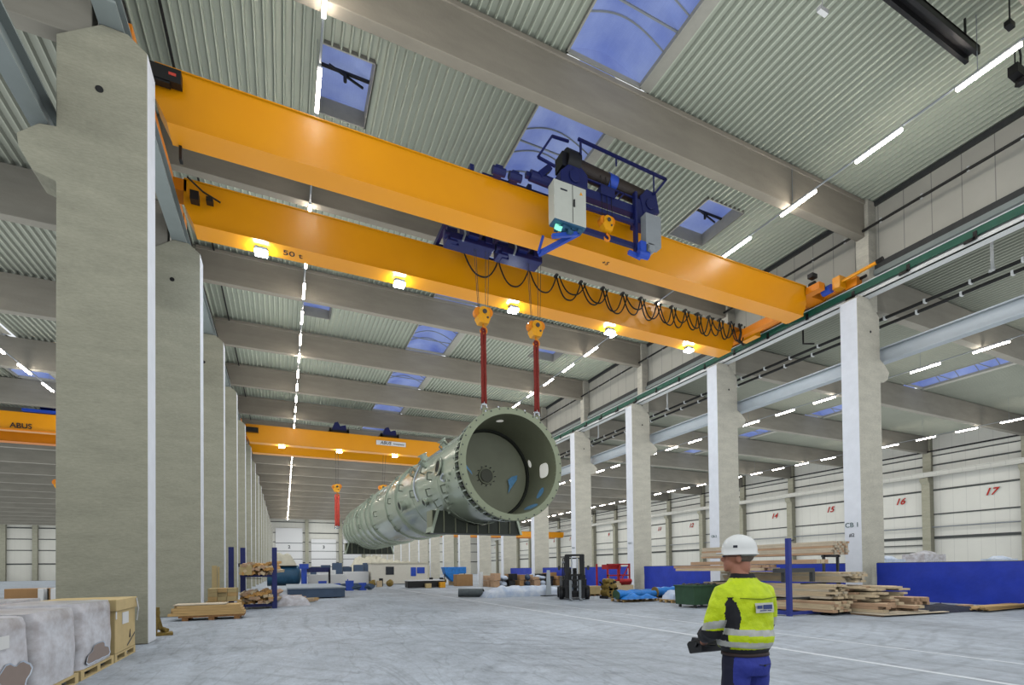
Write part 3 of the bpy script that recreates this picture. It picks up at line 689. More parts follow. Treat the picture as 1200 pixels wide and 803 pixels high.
# ropes of main hooks
HX=(6.92,9.17)
m=MB()
for x in HX:
    for dx in (-.36,-.28,.18,.34):
        m.cyl((x+dx*.55,17.4,11.35),(x+dx,17.5,14.7),.011,5)
P_(m,'hoist_rope',DGREY)
m=MB()
for dx in (-.22,0,.2): m.cyl((10.55+dx,14.42,13.9),(10.55+dx,14.5,15.6),.012,5)
P_(m,'hoist_rope',BLACK)
def hook_block(x,y,z,label,s=1.0,m1=HOOKO,group=None):
    t=thing('hook_block',label,'hook',(x,y,z),group=group)
    m=MB(); m.cyl((0,-.14*s,.32*s),(0,.14*s,.32*s),.22*s,20); m.cyl((.05*s,-.18*s,.3*s),(.05*s,.18*s,.3*s),.08*s,12); m.prism([(-.3*s,.1*s),(-.18*s,-.1*s),(.16*s,-.1*s),(.24*s,.12*s),(.1*s,.34*s),(-.1*s,.34*s)],-.16*s,.16*s)
    m.build('sheave_housing',m1,parent=t,smooth=True)
    for yy in (-.2*s,.17*s):
        m=MB(); m.cyl((.0,yy,.33*s),(.0,yy+.03*s,.33*s),.085*s,14); m.cyl((.12*s,yy,.12*s),(.12*s,yy+.03*s,.12*s),.04*s,8); m.build('sheave_pin',DGREY,parent=t)
    m=MB(); m.cyl((-.2*s,-.11*s,.30*s),(-.2*s,.11*s,.30*s),.19*s,18); m.cyl((.17*s,-.11*s,.36*s),(.17*s,.11*s,.36*s),.19*s,18); m.build('sheave',ORANGED,parent=t,smooth=True)
    m=MB(); pts=[]
    for i in range(11):
        a_=math.radians(90-i*27); pts.append((.13*s*math.cos(a_),0,-.32*s+.13*s*math.sin(a_)))
    m.tube([(0,0,-.08*s)]+pts,[.035*s]+[.045*s]*9+[.03*s,.015*s],8); m.build('hook',ORANGED,parent=t,smooth=True)
    return t
hook_block(HX[0],17.4,10.98,'yellow hook block above the left red sling at the vessel mouth')
hook_block(HX[1],17.4,10.90,'yellow hook block above the right red sling at the vessel mouth')
t=hook_block(10.5,14.42,13.62,'small orange auxiliary hook block in front of the near girder',.85)
def sling(x,y,z1,z0,label,m_,xb=None):
    t=thing('lifting_sling',label,'sling',(x,y,z0)); xb=xb or 0
    for dx in (-.055,.055):
        m=MB(); n=12; m.tube([(dx*(1-.0)+.007*math.sin(i*1.7+dx*20)-0+xb*(1-i/n),.0,.25+(z1-z0-.25)*i/n) for i in range(n+1)],.062,8); m.build('sling_leg',m_,parent=t,smooth='all')
    m=MB(); m.tube([(.085,0,z1-z0-.02),(.05,0,z1-z0+.1),(-.05,0,z1-z0+.1),(-.085,0,z1-z0-.02)],.05,8); m.build('sling_eye',m_,parent=t)
    m=MB(); pts=[(xb+.11*math.cos(q),0,.13+.13*math.sin(q)) for q in [PI*2*i/14 for i in range(15)]]; m.tube(pts,.032,8); m.cyl((xb-.15,0,.03),(xb+.15,0,.03),.04,10); m.box((xb-.09,-.03,.2),(xb+.09,.03,.32)); m.build('shackle',CHROME,parent=t,smooth=True)
    return t
sling(HX[0],17.4,10.62,7.62,'left dark red round sling at the vessel mouth',RED)
sling(HX[1],17.4,10.54,7.58,'right dark red round sling at the vessel mouth',RED)
# far crane in the middle hall
FC=thing('overhead_crane','far orange double girder crane beyond the vessel in the middle hall','crane',(-3,49.6,13.3))
girder('girder',FC,-2.98,22.46,49.6,50.4,13.2,14.77,[ORANGE,DGREY]); girder('girder',FC,-2.98,22.46,53.9,54.7,13.2,14.77,[ORANGE,DGREY])
for x in (-3.45,23.98): carriage(FC,x,48.4,56,14.42)
m=MB(); 
for (xa,xb) in ((-3.4,-2.9),(22.4,23.9)):
    for ya,yb in ((49.7,50.3),(54.0,54.6)): m.box((xa,ya,14.35),(xb,yb,14.74))
m.build('end_bracket',ORANGED,parent=FC,world=True)
m=MB(); m.box((-3.0,49.2,14.0),(-2.0,49.6,14.4)); m.build('travel_motor',BLACK,parent=FC,world=True)
for x in (-.1,4.9,10.2): 
    fl=MB(); fl.box((x-.2,49.95,13.05),(x+.2,50.2,13.18)); fo=fl.build('floodlight',LGREY,parent=FC,world=True)
    g=MB(); lo=FC.location; g.box((x-.24-lo.x,49.9-lo.y,12.98-lo.z),(x+.24-lo.x,50.2-lo.y,13.05-lo.z)); g.build('flood_glass',FLOOD,parent=fo)
m=MB(); m.box((8.3,49.56,13.95),(11.2,49.6,14.4)); sg=m.build('name_plate',WHITE,parent=FC,world=True)
lo=FC.location
letter('lettering','ABUS',.44,(9.2-lo.x,49.55-lo.y,14.175-lo.z),(PI/2,0,0),INK,sg,bold=.006,shear=.25); letter('lettering','Kransysteme',.20,(10.5-lo.x,49.55-lo.y,14.15-lo.z),(PI/2,0,0),INK,sg,bold=.003)
for i,(x,lab) in enumerate(((4.85,'left blue hoist on top of the far orange crane'),(9.6,'right blue hoist on top of the far orange crane'))):
    t=thing('hoist_trolley',lab,'hoist',(x,52,14.8))
    m=MB(); m.box((-.9,-2.6,0),(.9,2.8,.15)); m.box((-.9,-2.6,0),(-.7,2.8,.3)); m.box((.7,-2.6,0),(.9,2.8,.3)); m.build('frame',BLACK,parent=t)
    m=MB(); m.prism([(-.7,.15),(.7,.15),(.6,.75),(.1,.6),(-.1,1.0),(-.4,.9)],-2.4,-1.2); m.cyl((-.5,-.5,.5),(.6,-.5,.5),.3,14); m.build('hoist_body',NAVY,parent=t)
    m=MB(); 
    for dx in (-.15,.15): m.cyl((dx*.6+(4.85-x if i==0 else 9.35-x),0,-4.8),(dx,0,0),.015,5)
    m.build('hoist_rope',DGREY,parent=t)
hook_block(4.85,52,9.55,'yellow hook block over the far left end of the vessel',1.25); hook_block(9.35,52,9.75,'yellow hook block over the far right end of the vessel',1.25)
s1=sling(4.85,52,9.1,5.8,'bright red sling at the far left end of the vessel',REDB); s1.scale=(2.0,1,1)
s2=sling(9.35,52,9.3,5.8,'bright red sling at the far right end of the vessel',REDB); s2.scale=(2.0,1,1)
# crane of the left side hall
LC=thing('overhead_crane','orange crane bridge in the left side hall behind the nearest column','crane',(-5.3,46.4,11.4))
girder('girder',LC,-42,-5.4,46.4,47.2,11.9,13.15,[ORANGE,DGREY]); girder('girder',LC,-42,-5.4,50.6,51.4,11.9,13.15,[ORANGED,DGREY])
m=MB(); m.bar((-40,46.3,11.85),(-6,46.3,11.85),.1,.1); m.build('cable_channel',ORANGED,parent=LC,world=True)
letter('lettering','ABUS',.5,(-16.9+5.3,-.03,.75),(PI/2,0,0),INK,LC,bold=.006)
for x in (-4.74,): carriage(LC,x,45.2,52.6,12.2)
t=thing('hoist_trolley','bright blue hoist on the left side hall crane','hoist',(-15.0,48.8,13.2))
m=MB(); m.box((-1.8,-2.6,0),(1.4,2.8,.2)); m.build('frame',BLUE,parent=t); m=MB(); m.cyl((-.9,-2.0,.75),(.4,-2.0,.75),.5,18); m.prism([(-.2,.2),(1.2,.2),(1.1,.9),(.1,.8)],-2.4,-1.2); m.build('hoist_body',NAVY,parent=t)
m=MB(); 
for dx in (-.2,.1): m.cyl((dx-.4,0,-4.6),(dx-.4,0,0),.018,5)
m.build('hoist_rope',DGREY,parent=t)
hook_block(-15.45,48.8,8.2,'yellow hook block hanging in the left side hall',1.3)
t=sling(-15.35,48.8,7.75,6.4,'orange red sling hanging in the left side hall',REDB); t.scale=(2.6,1,1)
# far crane piece of the right side hall
RC=thing('overhead_crane','orange crane bridge far off in the right side hall','crane',(25.9,104,9.0))
girder('girder',RC,25.9,61.8,104,104.8,9.0,10.3,[ORANGE,DGREY]); girder('girder',RC,25.9,61.8,108,108.8,9.0,10.3,[ORANGED,DGREY])
# ------------------------------------------------------------------ the vessel
VX,VY,VZ=8.03,17.25,5.63
V=thing('pressure_vessel','huge grey green steel vessel hanging horizontally from the orange cranes','vessel',(VX,VY,VZ),rotz=.024)
rb=2.03; L=34.0
# outer shell
prof=[(.10,1.95),(.10,rb)]
for y in [.4+.4*i for i in range(83)]:
    prof.append((y,rb))
prof+=[(33.6,rb),(34.1,1.7),(34.5,1.1),(34.7,.3),(34.72,.001)]
m=MB(); m.lathe(prof,'Y',72); m.build('shell',VESS,parent=V,smooth=True)
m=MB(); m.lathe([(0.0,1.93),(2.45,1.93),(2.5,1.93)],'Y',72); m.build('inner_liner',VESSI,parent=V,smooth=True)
# front flange ring
m=MB(); m.lathe([(0,1.93),(0,2.17),(.02,2.19),(.10,2.19),(.12,2.17),(.12,1.93)],'Y',96,closed=True); m.build('front_flange',mat('flange_paint',(150,158,130),.4,var=.05,scale=2),parent=V,smooth=True)
m=MB(); m.lathe([(.58,rb),(.58,2.17),(.68,2.17),(.68,rb)],'Y',96); m.build('backing_ring',VESS,parent=V,smooth=True)
m=MB(); m.lathe([(.12,2.045),(.58,2.045)],'Y',96); m.build('flange_gap_shade',VESSD,parent=V)
m=MB(); NB=36
for i in range(NB):
    q=2*PI*i/NB; cx,cz=math.cos(q),math.sin(q); r0,r1=2.03,2.165
    tx,tz=-cz*.03,cx*.03
    vs=[]
    for y in (.12,.58):
        for r_ in (r0,r1):
            for s_ in (-1,1): vs.append((cx*r_+tx*s_,y,cz*r_+tz*s_))
    m.add(vs,[(0,1,3,2),(4,6,7,5),(0,2,6,4),(1,5,7,3),(2,3,7,6),(0,4,5,1)])
m.build('flange_gussets',VESS,parent=V)
for i in range(36):
    q=2*PI*(i+.5)/36; x,z=2.125*math.cos(q),2.125*math.sin(q)
    m=MB(); m.cyl((x,-.015,z),(x,.76,z),.03,6); m.cyl((x,.68,z),(x,.76,z),.055,6); m.cyl((x,.12,z),(x,.2,z),.055,6); m.build('flange_bolt',DGREY,parent=V)
# bulkhead inside
m=MB(); m.lathe([(2.30,1.93),(2.30,1.84),(2.42,1.82),(2.42,1.93)],'Y',72); m.build('bulkhead_gap_shade',VESSD,parent=V)
prof=[(2.40,1.84)]+[(2.40+.28*(1-((1.8-1.8*i/9)/1.8)**2)*1.0,1.8-1.8*i/9) for i in range(9)]+[(2.68,.34),(2.66,.34)]
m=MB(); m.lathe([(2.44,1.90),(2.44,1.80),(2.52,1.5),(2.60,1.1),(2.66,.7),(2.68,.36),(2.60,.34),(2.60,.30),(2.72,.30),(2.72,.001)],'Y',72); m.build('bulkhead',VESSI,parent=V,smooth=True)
m=MB(); m.lathe([(2.56,.27),(2.56,.0001)],'Y',32); m.build('bulkhead_manway',mat('manway_dark',(84,86,70),.5),parent=V)
m=MB()
for i in range(12):
    q=2*PI*i/12; m.cyl((.42*math.cos(q),2.58,.42*math.sin(q)),(.42*math.cos(q),2.68,.42*math.sin(q)),.022,6)
m.build('manway_bolts',DGREY,parent=V)
# holes seen inside: closed plates on the liner, glowing for the light through them
BRIGHT=mat('opening_glow',(236,236,226),.6,emit=(235,235,225),es=.35)
def liner_glow_plate(ang,y,rx,ry,nm,ma,flat=.0):
    """an oval closed plate lying on the liner, standing in for a lit hole, at angle ang from +X toward +Z"""
    r_=1.925; m=MB(); n=24; vs=[];ring=[]
    for lay,rr in ((0,1.0),(1,1.18)):
        for i in range(n):
            q=2*PI*i/n; cc=math.copysign(abs(math.cos(q))**(.6 if flat else 1),math.cos(q)); ss=math.copysign(abs(math.sin(q))**(.6 if flat else 1),math.sin(q))
            da=ry*ss*rr/r_; yy=y+rx*cc*rr; R_=r_-(.015 if lay==0 else .012)
            vs.append((R_*math.cos(ang+da),yy,R_*math.sin(ang+da)))
    m.add(vs[:n],[tuple(range(n))],0)
    m.add(vs,[(i,(i+1)%n,n+(i+1)%n,n+i) for i in range(n)],1)
    return m.build(nm,[ma,VESSI],parent=V)
liner_glow_plate(math.radians(93),.95,.16,.15,'top_port_glow',BRIGHT)
liner_glow_plate(math.radians(17),2.05,.13,.17,'side_port_glow',BRIGHT)
liner_glow_plate(math.radians(2),.95,.36,.30,'oval_manhole_glow',BRIGHT,1)
BLUEREF=mat('blue_reflection',(110,170,215),.35,var=.2,scale=6)  # blue colour stands in for reflections on the liner and bulkhead
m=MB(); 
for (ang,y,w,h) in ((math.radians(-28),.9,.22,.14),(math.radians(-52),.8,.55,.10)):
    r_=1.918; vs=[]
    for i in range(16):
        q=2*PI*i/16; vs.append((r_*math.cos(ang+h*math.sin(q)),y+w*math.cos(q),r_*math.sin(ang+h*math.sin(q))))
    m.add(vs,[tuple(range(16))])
m.build('blue_reflection_patch',BLUEREF,parent=V)
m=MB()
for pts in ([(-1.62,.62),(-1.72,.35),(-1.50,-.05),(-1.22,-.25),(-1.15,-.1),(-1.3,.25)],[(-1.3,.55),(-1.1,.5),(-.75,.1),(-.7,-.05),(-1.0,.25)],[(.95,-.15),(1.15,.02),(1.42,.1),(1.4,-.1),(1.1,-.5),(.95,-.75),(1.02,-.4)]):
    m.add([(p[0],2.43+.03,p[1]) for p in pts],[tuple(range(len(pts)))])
m.build('blue_reflection_patch',BLUEREF,parent=V)
# outer rings
def ring(y,w,h,nm='stiffener_ring',ma=VESS):
    m=MB(); m.lathe([(y,rb-.01),(y,rb+h),(y+w,rb+h),(y+w,rb-.01)],'Y',72); return m.build(nm,ma,parent=V,smooth=True)
ring(10.6,.22,.13); ring(13.2,.25,.13)
m=MB(); m.lathe([(10.82,rb+.05),(13.2,rb+.05)],'Y',72); m.build('belt_plate',VESS,parent=V,smooth=True)
ring(18.6,.22,.13); ring(20.5,.12,.10); ring(26.9,.22,.12)
for y in (22.6,24.6,28.6,30.4,32.0): ring(y,.12,.12)
ring(7.4,.10,.02,'weld_band'); ring(3.2,.08,.012,'weld_band')
# nozzles
def nozzle(ang,y,r,h,nm='nozzle'):
    d=Vector((math.cos(ang),0,math.sin(ang))); p=d*(rb-.03)+Vector((0,y,0)); q=d*(rb+h)+Vector((0,y,0))
    m=MB(); m.cyl(p,q,r,24,mi=0); m.cyl(q-d*.05,q,r*1.35,24,mi=0); m.cyl(q,q+d*.004,r*.8,24,mi=1)
    return m.build(nm,[VESS,VESSD],parent=V,smooth=True)
A=math.radians
nozzle(A(172),2.9,.30,.10); nozzle(A(196),9.2,.26,.28); nozzle(A(150),6.0,.16,.25); nozzle(A(128),4.4,.16,.30); nozzle(A(118),8.6,.2,.35); nozzle(A(140),12.2,.12,.2); nozzle(A(128),21.6,.15,.2); nozzle(A(205),5.3,.16,.2); nozzle(A(100),15.6,.2,.25); nozzle(A(112),26.2,.15,.2)
BRK=mat('bracket_grey',(132,142,124),.4)
def bracket(ang,y,w=.1,h=.22,l=.32):
    d=Vector((math.cos(ang),0,math.sin(ang))); t_=Vector((-math.sin(ang),0,math.cos(ang))); p=d*(rb-.02)+Vector((0,y,0))
    m=MB(); m.bar(p-t_*l/2,p-t_*l/2+d*h,.05,.08,up=(0,1,0)); m.bar(p-t_*l/2+d*h,p+t_*l/2+d*h*1.0,.05,.08,up=(0,1,0)); m.bar(p+t_*l/2,p+t_*l/2+d*h,.05,.08,up=(0,1,0))
    return m.build('pipe_bracket',BRK,parent=V)
for (g,y) in ((178,4.0),(165,5.2),(188,7.0),(196,4.4),(170,9.4),(150,8.0),(142,3.4),(158,7.3),(180,12.0),(205,12.9),(200,2.4),(212,3.9),(214,2.6),(160,16),(188,16.5),(150,20),(210,18),(196,23),(170,24),(226,13.0)): bracket(A(g),y)
m=MB()
for g0,g1,y in ((150,200,6.4),(184,192,2.2)):
    pts=[((rb+.07)*math.cos(A(g0+(g1-g0)*i/12)),y+.3*math.sin(i/12*PI),(rb+.07)*math.sin(A(g0+(g1-g0)*i/12))) for i in range(13)]; m.tube(pts,.045,8)
m.build('small_pipe',STEELB,parent=V,smooth=True)
m=MB()
for i in range(8):
    q=A(186+i*6); m.box(((rb-.02)*math.cos(q)-.02,1.5+.28*i,(rb)*math.sin(q)-.1),((rb)*math.cos(q)+.02-.1,1.56+.28*i,(rb)*math.sin(q)-.0))
m.build('lug_row',VESS,parent=V)
for x in (HX[0]-VX,HX[1]-VX):
    z=math.sqrt(2.19**2-x*x); m=MB(); m.prism([(x-.13,z-.15),(x+.13,z-.15),(x+.09,z+.16),(x-.09,z+.16)],.05,.13); m.build('lifting_lug',VESSI,parent=V)
for (g) in (60,75,105,120):
    m=MB(); x,z=2.19*math.cos(A(g)),2.19*math.sin(A(g)); m.cyl((x,.06,z-.05),(x,.06,z+.05),.05,8); m.build('flange_clamp',CHROME,parent=V)
# saddles
def saddle(y,w,half,zb):
    m=MB()
    # base plate, web, end plates and vertical ribs under the shell
    m.box((-half,y,zb),(half,y+w,zb+.05),0)
    def arc_z(x): return -math.sqrt(max(0,(rb+.02)**2-x*x)) if abs(x)<rb else -.2
    N=28
    for i in range(N):
        xa=-half+.08+(2*half-.16)*i/N; xb=-half+.08+(2*half-.16)*(i+1)/N
        za=min(zb+1.0,arc_z(xa)) ; zb_=min(zb+1.0,arc_z(xb))
        for yy in (y+.08,y+w-.08): m.add([(xa,yy,zb+.05),(xb,yy,zb+.05),(xb,yy,zb_),(xa,yy,za)],[(0,1,2,3)],0)
    for i in range(9):
        x=-half+.1+(2*half-.2)*i/8; zt=min(zb+1.0,arc_z(x))
        m.box((x-.02,y+.02,zb+.05),(x+.02,y+w-.02,zt),1)
    o=m.build('saddle',[SADDLE,VESSI],parent=V)
    for s_ in (-1,1):
        e=MB(); e.prism([(s_*half,zb),(s_*(half-.12),zb),(s_*(half-.42),zb+1.05),(s_*(half-.3),zb+1.05)],y-.02,y+w+.02)
        e.build('saddle_end_plate',VESS,parent=V)
saddle(3.6,.8,2.22,-2.45); saddle(30.2,.9,2.25,-2.5)
# ------------------------------------------------------------------ floor clutter, right side
def planks(name,label,cat,x0,y0,z0,w,l,h,nx,nz,m1,m2=None,group=None,jit=.02,axis='Y',rot=0,part='board'):
    """strapped stack of boards, each board its own part; loc = near left bottom corner"""
    t=thing(name,label,cat,(x0,y0,z0),rotz=rot,group=group)
    bw,bh=w/nx,h/nz
    for i in range(nx):
        for k in range(nz):
            j=random.uniform(-jit,jit)*4; g=.006
            m=MB()
            if axis=='Y': m.box((i*bw+g,j,k*bh+g/2),((i+1)*bw-g,l+j,(k+1)*bh-g/2),0)
            else: m.box((j,i*bw+g,k*bh+g/2),(l+j,(i+1)*bw-g,(k+1)*bh-g/2),0)
            ob=m.build(part,[m1 if (i+k)%3 else (m2 or m1)],parent=t)
    return t
def endgrain(t,w,h,y=-.1):
    pass
# cantilever rack with blue post
RK=thing('cantilever_rack','blue and dark grey cantilever rack holding the timber bundles at right','rack',(14.5,10.6,0))
m=MB(); m.box((-.065,-.065,.0),(.065,.065,2.46)); m.build('blue_post',BLUE if False else mat('rack_blue',(48,62,150),.5,var=.1),parent=RK)
m=MB(); m.bar((0,.05,.1),(0,1.9,.1),.14,.12); m.bar((0,.0,.08),(3.2,.0,.08),.08,.1); m.build('base_beam',MATS['rack_blue'],parent=RK)
m=MB(); m.bar((-.2,.35,1.44),(1.7,.35,1.44),.12,.14); m.box((1.6,.3,1.05),(1.72,.42,1.42)); m.box((.2,.3,1.05),(.3,.42,1.42)); m.bar((-.2,.35,.52),(1.7,.35,.52),.08,.06); m.build('arm',DGREY,parent=RK)
m=MB(); m.box((2.6,1.9,0),(2.72,2.02,2.5)); m.bar((2.66,1.96,2.5),(2.8,1.8,2.55),.06); m.build('rear_post',DGREY,parent=RK)
m=MB(); m.box((1.6,.0,0),(1.68,.1,.09)); m.build('base_foot',DGREY,parent=RK)
planks('timber_bundle','bottom timber bundle on the rack behind the worker, square cut ends','timber',15.55,9.95,.1,1.05,4.6,.34,5,4,WOOD,WOODR)
planks('timber_bundle','thick middle timber bundle with uneven ends above the bottom one','timber',15.95,10.3,.5,.95,5.2,.46,6,6,WOOD,PLY,jit=.06)
planks('timber_bundle','pale timber bundle above the thick middle bundle','timber',17.1,10.5,1.0,.98,5.0,.36,6,5,WOOD,PLY,jit=.05)
planks('timber_bundle','top timber bundle with dark square ends high behind the rack','timber',18.95,12.05,2.0,1.05,6.5,.52,8,6,PLY,WOODR,jit=.01)
planks('timber_bundle','narrow bundle of battens lying under the top bundle','timber',16.1,11.0,1.66,.8,5.5,.14,4,1,WOOD,WOODR,jit=.05)
planks('timber_bundle','battens stacked behind the blue post at mid height','timber',15.3,12.2,1.42,.9,4.2,.22,5,2,WOODR,WOOD,jit=.05)
# support trestle for the high bundles
m=MB()
for (x,y) in ((19.0,12.4),(19.85,12.4),(19.0,16.5),(19.85,16.5)): m.box((x,y,0),(x+.08,y+.08,2.0))
m.bar((18.95,12.44,1.95),(20.0,12.44,1.95),.08); m.bar((18.95,16.54,1.95),(20.0,16.54,1.95),.08)
o=thing('storage_trestle','dark steel trestle carrying the top timber bundle','trestle',(19.4,14,0)); m.build('trestle_frame',DGREY,parent=o,world=True)
m=MB()
for (x,y) in ((17.0,11.2),(18.0,11.2),(17.0,15),(18.0,15)): m.box((x,y,0),(x+.07,y+.07,.97))
m.bar((16.0,11.24,.98),(18.1,11.24,.98),.07,.04); m.bar((16,15.04,.98),(18.1,15.04,.98),.07,.04)
o=thing('storage_trestle','low dark trestle under the middle timber bundles','trestle',(17.5,12,0)); m.build('trestle_frame',DGREY,parent=o,world=True)
planks('timber_bundle','beam stack with stepped ends in front of the right column','timber',16.9,9.75,.40,1.5,3.2,.30,6,4,WOOD,WOODR,jit=.12)
planks('timber_bundle','loose boards jutting out on top of the stepped stack','timber',16.9,9.7,.74,1.9,3.0,.14,6,2,WOOD,WOODR,jit=.14)
planks('timber_bundle','reddish thick beams low on the floor right of the bottom bundle','timber',16.75,9.35,.1,1.75,3.4,.28,6,3,WOODR,WOOD,jit=.12)
planks('timber_bundle','small reddish brown stack of short blocks beside the blue fence','timber',19.2,9.5,.05,.9,1.6,.42,5,3,WOODR,WOODR,jit=.05)
planks('timber_bundle','long pale boards spanning above the stepped stack','timber',17.7,10.7,1.18,1.0,4.2,.10,3,1,WOOD,WOOD,jit=.1)
for i,(x,y,r_) in enumerate(((16.45,8.95,.35),(16.7,9.05,.30))):
    m=MB(); m.box((0,0,0),(2.9,1.15,.025)); o=m.build('plywood_sheet',PLY,loc=(x,y,.05+.03*i),rotz=-.12+.05*i); tag(o,['lower plywood sheet lying on the floor in front of the timber','upper plywood sheet lying askew on another sheet'][i],'sheet')
m=MB(); m.box((16.6,9.1,.0),(16.75,10.0,.05)); m.box((18.6,8.9,.0),(18.75,9.8,.05)); o=m.build('support_batten',WOODR,loc=(17,9.3,0),world=True); tag(o,'thin battens under the plywood sheets','batten')
# planks at far right
random.seed(5)
for i in range(9):
    m=MB(); m.box((0,0,0),(4.2+random.random()*.6,.14,.045)); o=m.build('loose_plank',WOODX,loc=(20.5+random.random()*.4,8.2+.19*(i%4),.05+.05*(i//4)),rotz=random.uniform(-.03,.03))
    tag(o,'loose pale plank in the low pile at the right edge, before the blue screen','plank','loose planks at the right edge')
m=MB(); 
def lumpy(w,l,h,n=14,seed=1,amp=.35,flat=.6):
    mb=MB(); vs=[];fs=[]
    for i in range(n+1):
        for j in range(n+1):
            x=-w/2+w*i/n; y=-l/2+l*j/n; e=min(i,n-i,j,n-j)/(n/2); z=h*min(1,(e*2.2))**flat*(1+amp*noise.noise(Vector((x*2.1+seed,y*2.1,seed))))
            if e==0: z=0
            vs.append((x,y,max(0,z)))
    for i in range(n):
        for j in range(n): q=i*(n+1)+j; fs.append((q,q+1,q+n+2,q+n+1))
    mb.add(vs,fs); return mb
m=lumpy(2.6,1.2,.22,seed=3); o=m.build('tarpaulin_pile',NTARP,loc=(20.0,9.25,0),smooth='all',rotz=-.1); tag(o,'flat dark navy tarpaulin bundle on the floor before the blue screen','tarpaulin')
m=MB(); m.box((0,0,0),(.8,.25,.12)); m.box((.1,-.05,.12),(.7,.2,.2)); o=m.build('timber_offcut',WOODR,loc=(20.6,8.85,0)); tag(o,'short brown offcut beside the dark tarpaulin','offcut')
# blue screens between the right columns
def screen(k,y0,y1,label,h=1.66,x=24.0):
    t=thing('blue_screen',label,'screen',(x,y0,0),group='blue tarpaulin screens between the right columns')
    m=MB(); n=40; vs=[];fs=[]
    for i in range(n+1):
        for j in range(9):
            y=(y1-y0)*i/n; z=.03+(h-.03)*j/8
            vs.append((.035*noise.noise(Vector((y*1.3,z*1.5,k))) +.02*noise.noise(Vector((y*4,z*3,k+3))),y,z))
    for i in range(n):
        for j in range(8): q=i*9+j; fs.append((q,q+1,q+10,q+9))
    m.add(vs,fs); m.build('tarpaulin',FENCE,parent=t,smooth='all')
    m=MB(); m.cyl((.05,0,h),(.05,y1-y0,h),.025,8); N=max(2,int((y1-y0)/2))
    for i in range(N+1):
        y=(y1-y0)*i/N; m.cyl((.08,y,0),(.08,y,h),.025,8)
    m.build('frame_post',DGREY,parent=t)
screen(0,6.4,13.3,'blue tarpaulin screen at the right edge in front of the nearest right column')
screen(1,14.3,21.2,'blue tarpaulin screen between the nearest and second right columns')
screen(2,22.2,29.0,'blue tarpaulin screen between the second and third right columns')
screen(3,30.2,36.9,'blue tarpaulin screen between the third and fourth right columns')
screen(4,38.0,44.7,'blue tarpaulin screen between the fourth and fifth right columns')
screen(5,45.9,52.6,'blue tarpaulin screen between the fifth and sixth right columns')
# wrapped goods behind the screen
for i,(x,y,w,h,lab) in enumerate(((38,20.5,2.2,2.15,'low white wrapped pallet load seen over the blue screen'),(42.6,20.4,2.8,2.5,'taller grey wrapped pallet load seen over the blue screen'),(46,17.5,1.6,2.1,'small white wrapped load beside the tall one beyond the screen'))):
    m=MB(); m.box((-w/2,-.7,.15),(w/2,.7,h-.2)); m.ico((0,0,h-.3),.7,(w/1.5,1,.5),2,jit=.3,seed=i); m.box((-w/2,-.7,0),(w/2,.7,.12)); o=m.build('wrapped_pallet_load',WRAP if i==1 else SHEET,loc=(x,y,0)); tag(o,lab,'pallet load')
# green bin
t=thing('waste_skip','dark green metal skip with lumpy contents left of the worker','skip',(14.3,14.4,0))
m=MB(); m.prism([(0,.12),(1.4,.12),(1.5,.86),(-.05,.86)],0,1.0); m.box((-.08,-.03,.82),(1.53,1.03,.88)); m.build('container',BINR,parent=t,bevel=.01)
for (x,y) in ((.1,.05),(1.25,.05),(.1,.85),(1.25,.85)):
    m=MB(); m.box((x,y,0),(x+.08,y+.08,.14)); m.build('leg',DGREY,parent=t)
m=MB(); random.seed(9)
for i in range(12): m.ico((.1+random.random()*1.25,.1+random.random()*.8,.88),.1,(1,1,.7),1,jit=.4,seed=i)
q=m.build('scrap_metal',DGREY,loc=(14.3,14.4,0)); q['kind']='stuff'; tag(q,'dark scrap pieces heaped in the green skip','scrap')
# pallets
def pallet(x,y,rot,label,w=1.2,l=.8,z=0,group=None,ma=None):
    t=thing('wooden_pallet',label,'pallet',(x,y,z),rotz=rot,group=group); ma=ma or WOODX
    for i in range(5):
        m=MB(); yy=(l-.1)*i/4; m.box((0,yy,.122),(w,yy+.1,.144)); m.build('deck_board',ma,parent=t)
    for j in range(3):
        yy=(l-.1)*j/2; m=MB(); m.box((0,yy,0),(w,yy+.1,.022)); m.build('base_board',ma,parent=t)
        m=MB()
        for i in range(3): xx=(w-.12)*i/2; m.box((xx,yy,.022),(xx+.12,yy+.1,.1))
        m.build('spacer_blocks',ma,parent=t)
    m=MB()
    for i in range(3): xx=(w-.12)*i/2; m.box((xx,0,.1),(xx+.12,l,.122))
    m.build('stringer',ma,parent=t)
    return t
pallet(15.6,17.0,-.05,'pallet with white bag beside the green skip',1.3,.9)
m=lumpy(1.2,.8,.35,seed=8); o=m.build('white_bag',SHEET,loc=(16.3,17.45,.145),smooth='all'); tag(o,'white bag lying on the pallet beside the green skip','bag')
# blue wrapped pipes on pallets
pallet(14.2,18.6,.0,'long pallet under the blue wrapped pipes, left end',2.0,1.0); pallet(16.5,18.6,.0,'long pallet under the blue wrapped pipes, right end',2.0,1.0)
for i,(x,y,l,r_) in enumerate(((14.0,18.8,2.2,.17),(14.2,19.2,2.4,.19),(16.2,18.8,1.5,.24),(17.9,19.1,1.3,.22))):
    t=thing('wrapped_pipe',['front left blue wrapped pipe lying on the pallets','rear left blue wrapped pipe lying on the pallets','thick blue wrapped pipe with yellow end cap in the middle','short blue wrapped pipe at the right end of the pallets'][i],'pipe',(x,y,.15+r_))
    m=MB(); m.tube([(l*k/8,0,.02*math.sin(k*2.3)) for k in range(9)],[r_*(1+.06*math.sin(k*1.9+i)) for k in range(9)],16); m.build('wrapping',TARPB,parent=t,smooth=True)
    m=MB(); m.cyl((l,0,0),(l+.05,0,0),r_*1.15,16); m.cyl((-.04,0,0),(0,0,0),r_*1.1,16); m.build('end_cap',BINR if i!=2 else YELM,parent=t)
